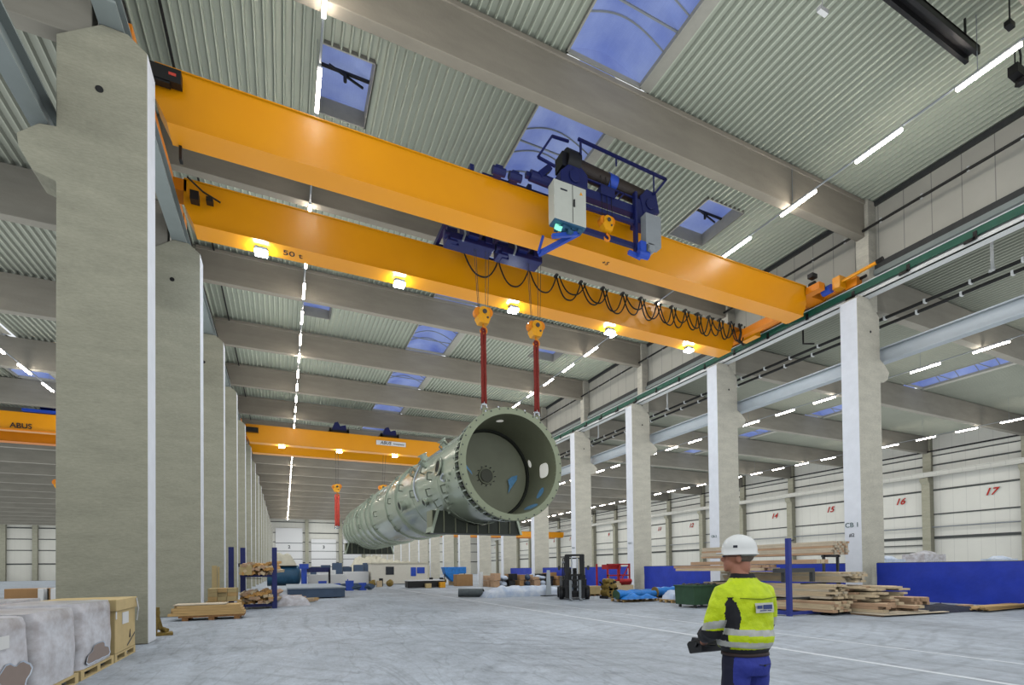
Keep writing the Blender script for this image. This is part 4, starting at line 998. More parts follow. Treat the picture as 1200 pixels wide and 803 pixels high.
m=lumpy(1.9,1.0,.22,seed=5,amp=.8); o=m.build('tarpaulin_pile',TARPB,loc=(15.0,18.75,.145),smooth='all'); tag(o,'crumpled light blue tarpaulin on the pallet before the pipes','tarpaulin')
# machine parts on pallet (dirty yellow) and red machine
t=thing('machine_parts_pallet','pallet stacked with dirty yellow and black machine parts beside the forklift','machine',(15.0,21.4,0))
m=MB(); random.seed(3)
for (z,r_) in ((.3,.36),(.62,.3),(.9,.2)): m.cyl((.0+.1,-.0,z),(.9-z*.2,.0,z),r_*.55,14); m.cyl((.3,-.3,z),(.3,.3,z),r_*.7,14)
m.build('machine_body',YELM,parent=t,smooth=True)
m=MB(); 
for i in range(10): m.cyl((random.random()*.8,-.35,.15+random.random()*.8),(random.random()*.8,.3,.2+random.random()*.8),.05,8)
m.box((0,-.3,0),(.12,.3,.14)); m.box((.7,-.3,0),(.82,.3,.14)); m.build('dark_fittings',BLACK,parent=t)
m=MB(); m.cyl((.4,0,1.0),(.4,0,1.25),.03,8); m.build('lifting_eye',YELM,parent=t)
t=thing('red_frame_machine','red steel frame machine standing behind the yellow machine parts','machine',(18.6,26,0))
m=MB()
for (x,y) in ((0,0),(1.7,0),(0,1.2),(1.7,1.2),(.9,0)): m.box((x,y,0),(x+.09,y+.09,1.85))
for z in (.5,1.1,1.8): m.bar((0,.04,z),(1.75,.04,z),.08); m.bar((1.74,.04,z),(1.74,1.24,z),.08)
m.bar((.9,.04,.5),(1.75,.04,1.8),.06); m.box((.2,.2,1.5),(1.2,.9,1.8)); m.build('red_frame',REDM,parent=t)
m=MB(); m.box((.3,-.6,.55),(1.4,-.1,.85)); m.cyl((.4,-.65,.75),(1.3,-.65,.75),.14,12); m.build('red_motor',REDM,parent=t)
m=MB(); m.box((-.2,-.8,.15),(1.4,-.1,.5)); m.box((0,-.7,.5),(.5,-.2,.75)); m.build('crate_base',WOOD,parent=t)
# crates near forklift
def crate(x,y,w,l,h,label,m_,rot=0,z=0,cat='crate',name='wooden_crate'):
    t=thing(name,label,cat,(x,y,z),rotz=rot)
    m=MB(); m.box((0,0,.1),(w,l,h)); m.build('box_body',m_,parent=t,bevel=.01)
    m=MB(); m.box((0,0,0),(.1,l,.1)); m.box((w-.1,0,0),(w,l,.1)); m.box((w/2-.05,0,0),(w/2+.05,l,.1)); m.build('skid',WOODE,parent=t)
    m=MB(); m.box((-.015,-.015,h-.12),(w+.015,l+.015,h+.01)); m.build('lid',m_,parent=t)
    return t
crate(15.6,23.6,.8,.6,.55,'low tan crate just right of the forklift',CRATE)
# forklift, mast side toward us
FL=thing('forklift','black forklift truck with raised-back mast, parked facing the camera','forklift',(13.5,21.75,0),rotz=math.radians(-27))
m=MB(); m.prism([(-.05,.35),(-.05,1.0),(.5,1.15),(2.1,1.15),(2.35,.9),(2.35,.35)],-.62,.62,plane='YZ'); m.build('chassis',BLACK,parent=FL,bevel=.04)
m=MB(); m.box((-.72,-.1,.12),(.72,.45,.62)); m.box((-.62,-.12,.5),(.62,.2,1.02)); m.box((-.5,-.05,.95),(.5,.35,1.22)); m.build('front_axle',BLACK,parent=FL,bevel=.03)
for sx in (-1,1):
    for (y,r_) in ((.1,.36),(1.95,.3)):
        m=MB(); m.lathe([(-.11,r_*.55),(-.11,r_*.93),(-.07,r_),(.07,r_),(.11,r_*.93),(.11,r_*.55)],'X',28,c=(sx*.66,y,r_)); w_=m.build('wheel',BLACK,parent=FL,smooth=True)
        m=MB(); m.cyl((sx*.66-.08,y,r_),(sx*.66+.08,y,r_),r_*.55,16); m.build('wheel_hub',DGREY,parent=w_)
m=MB()
for sx in (-.42,.42): m.box((sx-.07,-.38,.08),(sx+.07,-.22,2.28)); m.box((sx*.72-.05,-.36,.08),(sx*.72+.05,-.24,2.2))
for z in (.35,1.2,2.2): m.box((-.45,-.36,z),(.45,-.25,z+.1))
m.build('mast',BLACK,parent=FL)
m=MB(); 
for sx in (-.14,.14): m.cyl((sx,-.3,.4),(sx,-.3,2.1),.045,10)
m.build('lift_cylinder',CHROME,parent=FL)
m=MB(); m.box((-.58,-.5,.62),(.58,-.42,.7)); m.box((-.58,-.5,.95),(.58,-.42,1.03))
for x in (-.5,-.25,0,.25,.5): m.box((x-.02,-.49,.66),(x+.02,-.43,1.25))
m.build('fork_carriage',BLACK,parent=FL)
for sx in (-.24,.24):
    m=MB(); m.box((sx-.06,-.56,.06),(sx+.06,-.5,1.0)); m.box((sx-.06,-1.35,.04),(sx+.06,-.5,.085)); m.build('fork',LGREY,parent=FL)
m=MB()
for (x,y) in ((-.5,.35),(.5,.35),(-.5,1.75),(.5,1.75)): m.bar((x,y,1.1),(x*.92,y+.1,2.12),.06)
for x in (-.46,.46): m.bar((x,.4,2.12),(x,1.9,2.12),.06)
for i in range(7): m.bar((-.46,.45+i*.23,2.12),(.46,.45+i*.23,2.12),.04)
m.build('overhead_guard',BLACK,parent=FL)
m=MB(); m.box((-.25,1.0,1.1),(.25,1.45,1.2)); m.box((-.25,1.4,1.1),(.25,1.5,1.6)); m.build('seat',BLACK,parent=FL,bevel=.03)
m=MB(); m.tube([(-.0+.18*math.cos(q),.72+.06*math.sin(q),1.4+.16*math.sin(q)) for q in [2*PI*i/16 for i in range(17)]],.018,6); m.build('steering_wheel',BLACK,parent=FL)
for sx in (-.52,.52):
    m=MB(); m.ico((sx,.35,1.9),.07,(1,.6,1),2); m.build('work_lamp',LGREY,parent=FL)
for sx in (-.75,.75):
    m=MB(); m.bar((sx*.7,.4,1.6),(sx,.3,1.62),.03); m.box((sx-.06,.28,1.5),(sx+.06,.31,1.72)); m.build('mirror',DGREY,parent=FL)
# driver figure is not visible; white sign stand left of the forklift
t=thing('sign_stand','white tapering sign stand on a flat foot left of the forklift','sign',(13.95,25.3,0))
m=MB(); m.prism([(-.17,.05),(.17,.05),(.09,1.5),(-.09,1.5)],-.03,.03); m.build('panel',STEELB,parent=t)
m=MB(); m.box((-.45,-.3,0),(.45,.3,.05)); m.build('foot',DGREY,parent=t)
# white sheeted long load with dark roll end
m=lumpy(5.4,1.5,.56,n=30,seed=11,amp=.35,flat=.4); o=m.build('sheeted_load',SHEET,loc=(12.9,26.2,0),smooth='all',rotz=-.0); tag(o,'long low load covered with crumpled white plastic sheeting left of the forklift','load')
t=thing('rolled_mat','dark grey roll lying at the left end of the white sheeted load','roll',(9.3,27.2,.0))
m=MB(); m.cyl((-.2,0,.26),(1.1,-.5,.24),.24,18); m.build('roll_body',mat('mat_grey',(96,104,106),.7,var=.2,scale=6),parent=t,smooth=True); m=MB(); m.lathe([(0,.1),(0,.24),(.02,.24)],'X',18,c=(1.1,-.5,.24)); m.build('roll_end',BLACK,parent=t)
# ------------------------------------------------------------------ mid background
random.seed(21)
t=thing('site_cabin','cream white site cabin with a dark window in the background','cabin',(8.8,56,0))
m=MB(); m.box((0,0,.1),(6.2,2.6,2.35)); m.build('cabin_body',CABIN,parent=t); m=MB(); m.box((1.5,-.03,1.1),(2.4,.0,2.0)); m.build('cabin_window',GLASSD,parent=t); m=MB(); m.box((-.08,-.08,2.32),(6.28,2.68,2.45)); m.build('cabin_roof',BEIGE,parent=t)
m=MB(); m.box((4.3,-.03,.9),(4.9,0,1.9)); m.box((5.0,-.03,1.2),(5.9,0,1.9)); m.build('blue_poster',BLUE,parent=t)
def boxes(name,label,cat,x,y,w,l,h,ma,z=0,bev=.02,rot=0,group=None):
    m=MB(); m.box((0,0,0),(w,l,h)); o=m.build(name,ma,loc=(x,y,z),bevel=bev,rotz=rot); tag(o,label,cat,group); return o
boxes('storage_box','white rectangular block beside the site cabin','box',6.0,57,2.6,1.2,1.5,WHITE)
boxes('storage_box','flat white box with pink tint left of the white block','box',3.4,60,2.0,1.2,1.7,WHITE)
boxes('storage_box','small blue box in front of the white boxes','box',5.4,55,.8,.6,.7,BLUE)
boxes('storage_box','large cardboard box between the blue sheet and the white post','box',14.9,45,1.6,1.2,1.12,CARD,rot=-.05)
t=thing('work_table','long black clad table heaped with white sheet before the cabin','table',(9.8,43,0))
m=MB(); m.box((0,0,.05),(3.2,1.2,.62)); m.build('black_cover',BLACK,parent=t,bevel=.03); m=MB(); m.box((-.05,-.05,.62),(3.3,1.25,.70)); m.build('table_top',WHITE,parent=t)
t2=boxes('orange_crate','small orange crate at the right foot of the black table','crate',12.5,42.4,.5,.4,.5,HOOKO)
boxes('wooden_box','pale wooden box standing before the black table','box',11.2,42.3,.5,.4,.4,CRATE)
# blue sheeted trestle
t=thing('blue_sheeted_frame','light blue tarpaulin draped over a frame behind the black table','tarpaulin',(14.4,47.6,0))
m=MB(); m.prism([(.2,1.15),(.9,.4),(1.4,.4),(1.6,1.15),(2.4,1.2),(2.4,1.85),(0,1.85)],0,.9); m.build('tarpaulin',TARPB,parent=t,bevel=.04); m=MB(); 
for x in (.1,2.2): m.box((x,.1,0),(x+.08,.18,1.2))
m.build('leg',DGREY,parent=t)
m=MB(); m.cyl((0,0,0),(0,0,1.35),.2,16); o=m.build('white_post',WHITE,loc=(16.2,42,0)); tag(o,'short white round post before the piled goods','post')
# piled goods behind the sheeted load: individual boxes / sacks
labs=['brown crate in the goods pile behind the white sheeted load','white sack in the goods pile behind the white sheeted load','dark box in the goods pile behind the white sheeted load','tan carton in the goods pile behind the white sheeted load','grey bundle in the goods pile behind the white sheeted load']
for i in range(60):
    kk=i%5; g_=i%30; x=16.9+(g_%10)*.78+random.random()*.12; y=40.2+(g_//10)*1.1+random.random()*.25; z=0 if i<30 else .58
    w=.45+random.random()*.22; h=.55 if i<30 else .25+random.random()*.4
    if kk in (0,2,3):
        m=MB(); m.box((-w/2,-.35,0),(w/2,.35,h)); nm={0:'wooden_crate',2:'dark_box',3:'carton'}[kk]; ma={0:WOODR,2:BLACK,3:CARD}[kk]
        o=m.build(nm,ma,loc=(x,y,z),rotz=random.uniform(-.3,.3),bevel=.02)
    else:
        m=MB(); m.ico((0,0,h*.45),.5,(w*1.1,.7,h),2,jit=.35,seed=i); nm='sack' if kk==1 else 'wrapped_bundle'; o=m.build(nm,SHEET if kk==1 else DBLUE,loc=(x,y,z),smooth='all')
    tag(o,labs[kk],['crate','sack','box','carton','bundle'][kk],['brown crates','white sacks','dark boxes','tan cartons','grey bundles'][kk]+' in the goods pile')
# beige covered long heap far behind the cabin
for i in range(5):
    m=lumpy(7,4,3.2-.2*i,n=14,seed=30+i,amp=.4,flat=.6); o=m.build('covered_stack',BEIGE,loc=(15.5+3.0*i-4,75+5*i,0),smooth='all'); tag(o,'beige sheeted heap far behind the site cabin','stack','beige sheeted heaps far down the hall')
# small goods near the cabin
for i in range(12):
    x=7.6+i*.55+random.random()*.3; m=MB(); 
    if i%3==0: m.ico((0,0,.35),.35,(1,1,1),2,jit=.4,seed=i); nm,ma,lb='small_bundle',YELM,'small dull yellow bundle on the floor before the site cabin'
    elif i%3==1: m.box((-.25,-.2,0),(.25,.2,.6)); nm,ma,lb='small_crate',WOOD,'small wooden crate on the floor before the site cabin'
    else: m.cyl((0,0,0),(0,0,.8),.2,12); nm,ma,lb='black_drum',BLACK,'small black drum on the floor before the site cabin'
    if 9.6<x<13.4: x+=4
    o=m.build(nm,ma,loc=(x,48.5+random.random()*2,0)); tag(o,lb,nm.split('_')[1],nm.replace('_',' ')+'s before the cabin')
# ------------------------------------------------------------------ left side clutter
# slate blue long beams lying on the floor
t=thing('steel_box_beam','long slate blue steel box beam lying on the floor left of centre','beam',(.2,31,0))
m=MB(); m.box((0,0,.05),(3.1,9,.62)); m.build('beam_body',DBLUE,parent=t,bevel=.03); m=MB(); m.box((-.05,-.05,.58),(3.15,9.05,.66)); m.build('top_plate',mat('pale_plate',(170,180,188),.5,var=.1),parent=t)
m=MB(); m.box((.3,.5,0),(.5,8,.05)); m.box((2.5,.5,0),(2.7,8,.05)); m.build('skid',WOODE,parent=t)
# teal tank
t=thing('storage_tank','dark teal round tank lying behind the rack with white hood','tank',(-.05,46,0))
m=MB(); m.cyl((-1.2,0,1.25),(1.1,0,1.25),.85,28); m.ico((1.1,0,1.25),.85,(.35,1,1),3); m.build('tank_body',TEAL,parent=t,smooth=True); m=MB(); m.box((-.9,-.5,0),(-.6,.5,.5)); m.box((.5,-.5,0),(.8,.5,.5)); m.build('foot',DGREY,parent=t)
m=lumpy(2.2,1.6,.9,seed=14,flat=.8); o=m.build('white_hood',BEIGE,loc=(-.1,46,2.08),smooth='all'); tag(o,'white sheet bulging over the teal tank','sheet')
# blue frame machine behind
t=thing('blue_machine_frame','royal blue upright steel frame right of the teal tank','machine',(1.3,44,0))
m=MB(); m.box((0,0,0),(.42,.5,2.1)); m.box((-.15,-.1,1.8),(.55,.6,2.2)); m.cyl((.2,-.2,.5),(.2,-.2,1.2),.16,10); m.build('blue_column',BLUE,parent=t); m=MB(); m.box((.4,.1,1.5),(2.2,.5,1.9)); m.build('blue_crossbeam',NAVY,parent=t); m=MB(); m.box((2.1,.1,0),(2.25,.4,1.7)); m.build('dark_leg',BLACK,parent=t)
boxes('machine_cover','white machine cover behind the blue frame','cover',1.9,46,3.2,1.5,1.3,WHITE)
for i in range(10):
    x=1.8+i*.5; m=MB()
    if i%2: m.ico((0,0,.3),.34,(1.3,.8,.8),2,jit=.6,seed=60+i); nm,ma,lb,ct='blue_bundle',DBLUE,'dark blue bundle lying behind the slate blue beam','bundle'
    else: m.box((-.3,-.25,0),(.3,.25,.6+.1*(i%4))); nm,ma,lb,ct='blue_box',BLUE,'blue box standing behind the slate blue beam','box'
    o=m.build(nm,ma,loc=(x,41.5+random.random(),0)); tag(o,lb,ct,lb.split(' ')[0]+' '+nm.split('_')[1]+' row behind the beam')
for i in range(6):
    o=boxes('machine_block','blue grey machine block far behind the blue frame','machine',3.0+i*1.3,66+i%2,1.1,1.2,2.1+.25*(i%3),DBLUE,group='blue grey machine blocks far behind')
# left rack with timber
t=thing('cantilever_rack','navy blue post rack beside the left columns holding split timber','rack',(-1.2,24.2,0))
NV=mat('rack_navy',(34,44,110),.5,var=.1)
for (x,y,h) in ((.83,-.15,2.65),(-.46,1.0,2.68),(-.86,.3,2.68)):
    m=MB(); m.box((x-.1,y-.08,0),(x+.1,y+.08,h)); m.build('post',NV,parent=t)
m=MB(); m.bar((-.5,-.1,.15),(.83,-.1,.15),.14,.12); m.bar((-.5,-.1,1.42),(.83,-.1,1.42),.1,.1); m.bar((-.5,1.0,1.42),(.83,.9,1.42),.1,.1); m.build('arm',NV,parent=t)
random.seed(31)
for lev,(z0,nm) in enumerate(((1.48,'upper'),(.24,'lower'))):
    for i in range(48):
        x=-1.62+1.2*((i*7)%13)/12; z=z0+.055+.085*(i//9); L_=1.5+random.random()*1.0
        m=MB(); m.box((-.09,0,-.06),(.09,L_,.06)); o=m.build('timber_offcut',[TANW,WOODR,TANW,WOOD][i%4],loc=(x,23.75+random.random()*.45,z)); o.rotation_euler=(random.uniform(-.02,.05),random.uniform(-.7,.7),random.uniform(-.25,.12))
        tag(o,'split timber offcut on the %s level of the left navy rack'%nm,'timber','timber offcuts on the %s rack level'%nm)
m=MB(); m.box((0,0,0),(.45,.9,.42)); o=m.build('timber_block',CRATE,loc=(-1.68,23.8,1.47)); tag(o,'solid tan timber block at the left of the upper rack level','timber')
# long pallet with planks
t=thing('timber_pallet','long low timber pallet stacked with beige planks beside the second left column','pallet',(-3.2,19.4,0))
for i in range(3):
    m=MB(); m.box((.15+i*.75,-.05,0),(.32+i*.75,.95,.1)); m.build('skid',WOODE,parent=t)
m=MB(); m.box((.05,-.05,.1),(1.95,.95,.16)); m.build('pallet_deck',WOODE,parent=t)
for k in range(4):
    for j in range(4):
        m=MB(); m.box((-.25+.05*k+.1*((j+k)%2),j*.24,.165+k*.085),(1.95-.04*k,j*.24+.22,.245+k*.085)); m.build('plank',WOODX,parent=t)
m=MB(); m.box((-.1,.0,.51),(1.4,.9,.54)); m.build('top_sheet',PLY,parent=t)
planks('timber_stack','tan timber stack with gaps standing behind the long pallet','timber',-2.75,23.0,.45,1.0,.9,.5,3,3,CRATE,WOODX,axis='Y')
pallet(-2.8,22.9,0,'pallet under the tan timber stack behind the long pallet',1.2,.9,z=.3)
pallet(-2.8,22.9,0,'lower pallet of the two under the tan timber stack',1.2,.9,z=.15); pallet(-2.8,22.9,0,'bottom pallet on the floor behind the long timber pallet',1.2,.9)
m=MB(); m.box((0,0,0),(.2,.08,1.9)); m.box((.22,0,0),(.3,.08,1.85)); o=m.build('leaning_board',CRATE,loc=(-2.95,26.0,0)); tag(o,'upright tan boards leaning by the third left column','board')
m=MB(); m.cyl((0,0,0),(0,0,2.0),.04,8); m.box((-.12,-.06,1.85),(.12,.06,2.02)); m.bar((0,0,1.3),(.35,0,0),.04); m.bar((0,0,1.3),(.9,0,1.25),.03)
o=m.build('tripod_stand',BLACK,loc=(-1.9,27.6,0)); tag(o,'thin black tripod stand beside the third left column','stand')
m=lumpy(1.9,1.2,.45,seed=44); o=m.build('grey_bundle',WRAP,loc=(-.1+.3,25.6,0),smooth='all'); tag(o,'grey wrapped bundle on the floor right of the navy rack','bundle')
for i in range(14):
    m=MB(); m.box((0,0,0),(.9+random.random()*.6,.1,.06)); o=m.build('timber_offcut',[WOODX,WOODR,WOOD][i%3],loc=(-.6+random.random()*1.2,27.3+random.random()*1.2,.02+.07*(i//3)),rotz=random.uniform(-.4,.4)); tag(o,'loose stick in the woodpile behind the grey bundle','timber','sticks in the woodpile behind the grey bundle')
# rubble beside column 1
m=MB(); m.box((0,0,0),(.42,.4,.07)); m.bar((.05,.1,.07),(.12,.12,.62),.07); m.bar((.2,.2,.07),(.1,.2,.5),.08); m.cyl((.3,.1,.12),(.1,.3,.2),.06,8); m.box((.0,.1,.3),(.14,.2,.72)); o=m.build('metal_bracket_stack',YELM,loc=(-3.0,15.15,0),rotz=.2); tag(o,'small dark metal parts behind the nearest left column','parts')
# goods behind left columns
boxes('carton','brown cardboard carton far behind the nearest column in the left hall','box',-11.5,30,1.5,.9,.95,CARD)
for i in range(3): boxes('insulation_board','upright white board behind the pallets in the left hall','board',-10.0+.45*i-.2,29.6,.2,.6,.95,WHITE,group='upright white boards')
# four big pallet boxes at the lower left
def box_load(y0,y1,label,wrapped=True,x1=-2.75,w=1.15,h=1.02,name='wrapped_pallet_box',dx=0,patch=None):
    t=thing(name,label,'pallet box',(x1-w,y0,0))
    l=y1-y0
    z0=.15
    if wrapped:
        m=MB(); n=16; vs=[];fs=[]
        # rounded, slightly bulging box with creased film
        pr=[]
        for i in range(n*4):
            tt=i/(n*4)*2*PI; cx=math.copysign(abs(math.cos(tt))**.22,math.cos(tt)); cy_=math.copysign(abs(math.sin(tt))**.22,math.sin(tt)); pr.append((cx,cy_))
        rows_=12
        for r_ in range(rows_+1):
            zz=z0+(h+.0)*r_/rows_; 
            for i,(px_,py_) in enumerate(pr):
                bul=1+.012*math.sin(zz*9+px_*3)+.010*noise.noise(Vector((px_*3+y0,py_*3,zz*7))); tp=1.0 if r_<rows_-1 else (.985 if r_==rows_-1 else .94)
                vs.append((w/2+px_*w/2*bul*tp,l/2+py_*l/2*bul*tp*.985,zz+(.02*noise.noise(Vector((px_*2,py_*2,y0))) if r_>rows_-3 else 0)))
        N=n*4
        for r_ in range(rows_):
            for i in range(N): fs.append((r_*N+i,r_*N+(i+1)%N,(r_+1)*N+(i+1)%N,(r_+1)*N+i))
        fs.append(tuple(rows_*N+i for i in range(N)))
        m.add(vs,fs); m.build('stretch_film',WRAP,parent=t,smooth=True)
        if patch:
            m=MB(); pts=[]
            for i in range(26):
                q=2*PI*i/26; rr_=1+.22*math.sin(3*q+y0)+.08*math.sin(7*q); pts.append((w+.012,patch[0]+patch[2]*math.cos(q)*rr_,patch[1]+patch[3]*math.sin(q)*rr_))
            m.add(pts,[tuple(range(26))]); 
            m.build('bare_board_patch',WRAPB,parent=t)
            m=MB(); pts2=[(p[0]+.004,patch[0]+(p[1]-patch[0])*1.08,patch[1]+(p[2]-patch[1])*1.1) for p in pts]
            m.add(pts+pts2,[(i,(i+1)%26,26+(i+1)%26,26+i) for i in range(26)]); m.build('torn_film_edge',SHEET,parent=t)
    else:
        m=MB(); m.box((0,.02,z0),(w,l-.02,z0+h*.98)); m.build('box_body',CRATE,parent=t,bevel=.012)
        m=MB(); m.box((-.03,-.01,z0+h*.78),(w+.025,l+.01,z0+h)); m.build('lid',CRATE,parent=t,bevel=.012)
        m=MB(); m.box((w+.003,l*.32,z0+.50),(w+.008,l*.62,z0+.72)); m.box((w+.003,.03,z0+.62),(w+.008,.10,z0+.80)); m.build('paper_label',WHITE,parent=t)
        m=MB(); m.add([(w+.006,l*.55,z0+.08),(w+.006,l*.95,z0+.28),(w+.006,l*.95,z0+.24),(w+.006,l*.56,z0+.05)],[(0,1,2,3)]); m.prism([(l*.66,z0+.20),(l*.72,z0+.20),(l*.70,z0+.36)],w+.004,w+.010,plane='YZ'); m.build('printed_marks',BLACK,parent=t)
    m=MB()
    for xx in (0,w/2-.05,w-.10): m.box((xx,0,0),(xx+.1,l,.022)); 
    for xx in (0,w/2-.05,w-.10):
        for yy in (0,l/2-.07,l-.14): m.box((xx,yy,.022),(xx+.1,yy+.14,.11))
    m.box((0,0,.11),(w,l,.148)); m.build('pallet_base',CRATE,parent=t)
    return t
box_load(11.05,12.4,'tan lidded board box on pallet, nearest to the first left column',False,h=.98,name='board_pallet_box')
box_load(9.42,11.0,'film wrapped grey pallet box beside the tan box',True,h=.99,patch=(.75,.32,.5,.13))
box_load(7.95,9.33,'film wrapped grey pallet box second from the tan box',True,h=.97)
box_load(6.55,7.86,'film wrapped grey pallet box at the lower left edge with torn film patch',True,h=.96,patch=(.85,.42,.32,.2))
t_=box_load(5.2,6.45,'film wrapped grey pallet box outside the left edge',True,h=.96)
for i,(y0,y1) in enumerate(((10.3,12.0),(8.6,10.15),(6.9,8.45))):
    box_load(y0,y1,['back row wrapped pallet box behind the tan box','middle wrapped pallet box of the back row','back row wrapped pallet box at the left edge'][i],True,x1=-4.0,h=1.02)
m=MB(); m.add([(-2.73,7.0,.80),(-2.73,7.24,.80),(-2.73,7.24,.94),(-2.73,7.0,.94)],[(0,1,2,3)]); o=m.build('paper_label',WHITE,loc=(-2.71,7.1,.8),world=True); o.location.x+=.0; tag(o,'small white paper label stuck on the lower left wrapped box','label')
m=MB(); m.tube([(0,0,0),(.03,.01,-.2),(.0,.03,-.45)],.012,6); o=m.build('loose_strap',WHITE,loc=(-2.71,12.3,1.1)); tag(o,'loose white strap end hanging at the tan box','strap')

# ------------------------------------------------------------------ the worker
WX,WY,WROT=3.115,2.645,math.radians(-4)
P=thing('person','person in a yellow reflective jacket, blue trousers and white helmet, seen from behind','person',(WX,WY,0),rotz=WROT)
def fuse(mb_,name,mats,parent,voxel,assign,smooth_it=4,noise_amp=0.0,seed=0):
    """one continuous skin from overlapping volumes"""
    ob=mb_.build(name+'_tmp',mats)
    md=ob.modifiers.new('r','REMESH'); md.mode='VOXEL'; md.voxel_size=voxel
    ms=ob.modifiers.new('s','SMOOTH'); ms.iterations=smooth_it; ms.factor=.5
    dg=bpy.context.evaluated_depsgraph_get(); me=bpy.data.meshes.new_from_object(ob.evaluated_get(dg)); old=ob.data
    bpy.data.objects.remove(ob); bpy.data.meshes.remove(old)
    if noise_amp:
        for v in me.vertices:
            c=v.co; n_=noise.noise(Vector((c.x*9+seed,c.y*9,c.z*13)))+.6*noise.noise(Vector((c.x*20+seed,c.y*20,c.z*22)))
            v.co=c+v.normal*n_*noise_amp
    me.materials.clear()
    for m_ in mats: me.materials.append(m_)
    for p_ in me.polygons:
        p_.use_smooth=True; p_.material_index=assign(p_.center)
    o=bpy.data.objects.new(name,me); col.objects.link(o); o.parent=parent; return o
def rings(mb_,secs,n=28,e=.8):
    """stack of super-ellipses: (z,rx,ry,cx,cy)"""
    vs=[];m_=len(secs)
    for (z,rx,ry,cx,cy_) in secs:
        for i in range(n):
            q=2*PI*i/n; vs.append((cx+rx*math.copysign(abs(math.cos(q))**e,math.cos(q)),cy_+ry*math.copysign(abs(math.sin(q))**e,math.sin(q)),z))
    fs=[]
    for j in range(m_-1):
        for i in range(n): fs.append((j*n+i,j*n+(i+1)%n,(j+1)*n+(i+1)%n,(j+1)*n+i))
    fs+=[tuple(range(n)),tuple((m_-1)*n+i for i in range(n))]
    mb_.add(vs,fs); return mb_
GLOVE=mat('work_glove',(46,48,54),.7,var=.2,scale=30)
HT_=math.radians(38)   # head turned to his left
HC=Vector((0,.015,1.50))
def hd(p):
    v=Vector(p)-HC; c_,s_=math.cos(HT_),math.sin(HT_); return (HC.x+v.x*c_-v.y*s_-.015,HC.y+v.x*s_+v.y*c_+.03,HC.z+v.z)
body=MB()
def ell(mb_,c,r3,turn=False,sub=3):
    t_=MB(); t_.ico((0,0,0),1,r3,sub); vs=[(v[0]+c[0],v[1]+c[1],v[2]+c[2]) for v in t_.v]
    if turn: vs=[hd(v) for v in vs]
    mb_.add(vs,t_.f)
rings(body,[(.86,.15,.10,0,0),(.95,.16,.11,0,0),(1.06,.145,.10,0,0),(1.2,.165,.11,0,-.005),(1.34,.185,.11,0,-.01),(1.42,.15,.09,0,-.01),(1.47,.07,.065,0,0)])
body.tube([(0,-.005,1.42),(0,.01,1.5),hd((0,.02,1.60))],[.066,.057,.055],16)
ell(body,(0,.005,1.69),(.076,.098,.098),True); ell(body,(0,.045,1.615),(.056,.062,.062),True); ell(body,(0,.085,1.578),(.026,.022,.022),True)
ell(body,(0,-.03,1.60),(.055,.05,.08),True)
body.tube([hd((0,.092,1.685)),hd((0,.118,1.648)),hd((0,.108,1.638))],[.009,.016,.012],8)
ell(body,(0,.098,1.612),(.024,.012,.007),True); ell(body,(0,.096,1.60),(.022,.012,.008),True)
for s_ in (-1,1):
    ell(body,(s_*.078,-.008,1.652),(.010,.020,.032),True); ell(body,(s_*.034,.082,1.69),(.022,.014,.009),True)
    body.tube([(s_*.14,-.005,1.41),(s_*.185,0,1.38),(s_*.23,.02,1.24),(s_*.248,.05,1.12),(s_*.205,.16,1.065),(s_*.125 if s_<0 else .16,.29,1.00)],[.06,.055,.047,.042,.038,.027],14)
    hx=s_*.125 if s_<0 else .15
    hand0=Vector((hx,.305,.995)); fw=Vector((-.25*s_,.95,-.10)).normalized()
    palm_c=hand0+fw*.045
    t_=MB(); t_.ico((0,0,0),1,(.026,.05,.042),3); body.add([(v[0]+palm_c.x,v[1]+palm_c.y,v[2]+palm_c.z) for v in t_.v],t_.f)
    inward=-s_
    for j in range(4):
        zz=.030-.020*j; b0=palm_c+Vector((.006*s_,.035-abs(j-1.2)*.004,zz)); ln=[.9,1.0,.95,.78][j]
        body.tube([b0,b0+Vector((.010*s_,.034*ln,-.002)),b0+Vector((inward*.018,.056*ln,-.004)),b0+Vector((inward*.042,.046*ln,-.006))],[.0095,.009,.0085,.0075],8)
    b0=palm_c+Vector((inward*.008,-.012,.036)); body.tube([b0,b0+Vector((inward*.018,.022,.022)),b0+Vector((inward*.036,.046,.024))],[.012,.0105,.009],8)
    body.tube([(s_*.08,0,.92),(s_*.095,.012,.7),(s_*.10,.02,.50),(s_*.10,-.015,.3),(s_*.105,-.02,.09)],[.088,.078,.056,.052,.038],14)
    ell(body,(s_*.11,.04,.05),(.04,.11,.04))
def a_body(c):
    if c.y>.305 and c.z<1.15: return 1
    return 0
fuse(body,'body',[SKIN,GLOVE],P,.0065,a_body,3)
# hair visible under the helmet
hair=MB(); t_=MB(); t_.ico((0,0,0),1,(.082,.102,.075),3); vs=[hd((v[0],v[1]-.006,v[2]+1.685)) for v in t_.v]
keep=[f_ for f_ in t_.f if all((t_.v[i][1]<.02 and t_.v[i][2]>-.07) for i in f_)]; hair.add(vs,keep); hair.build('hair',HAIR,parent=P,smooth='all')
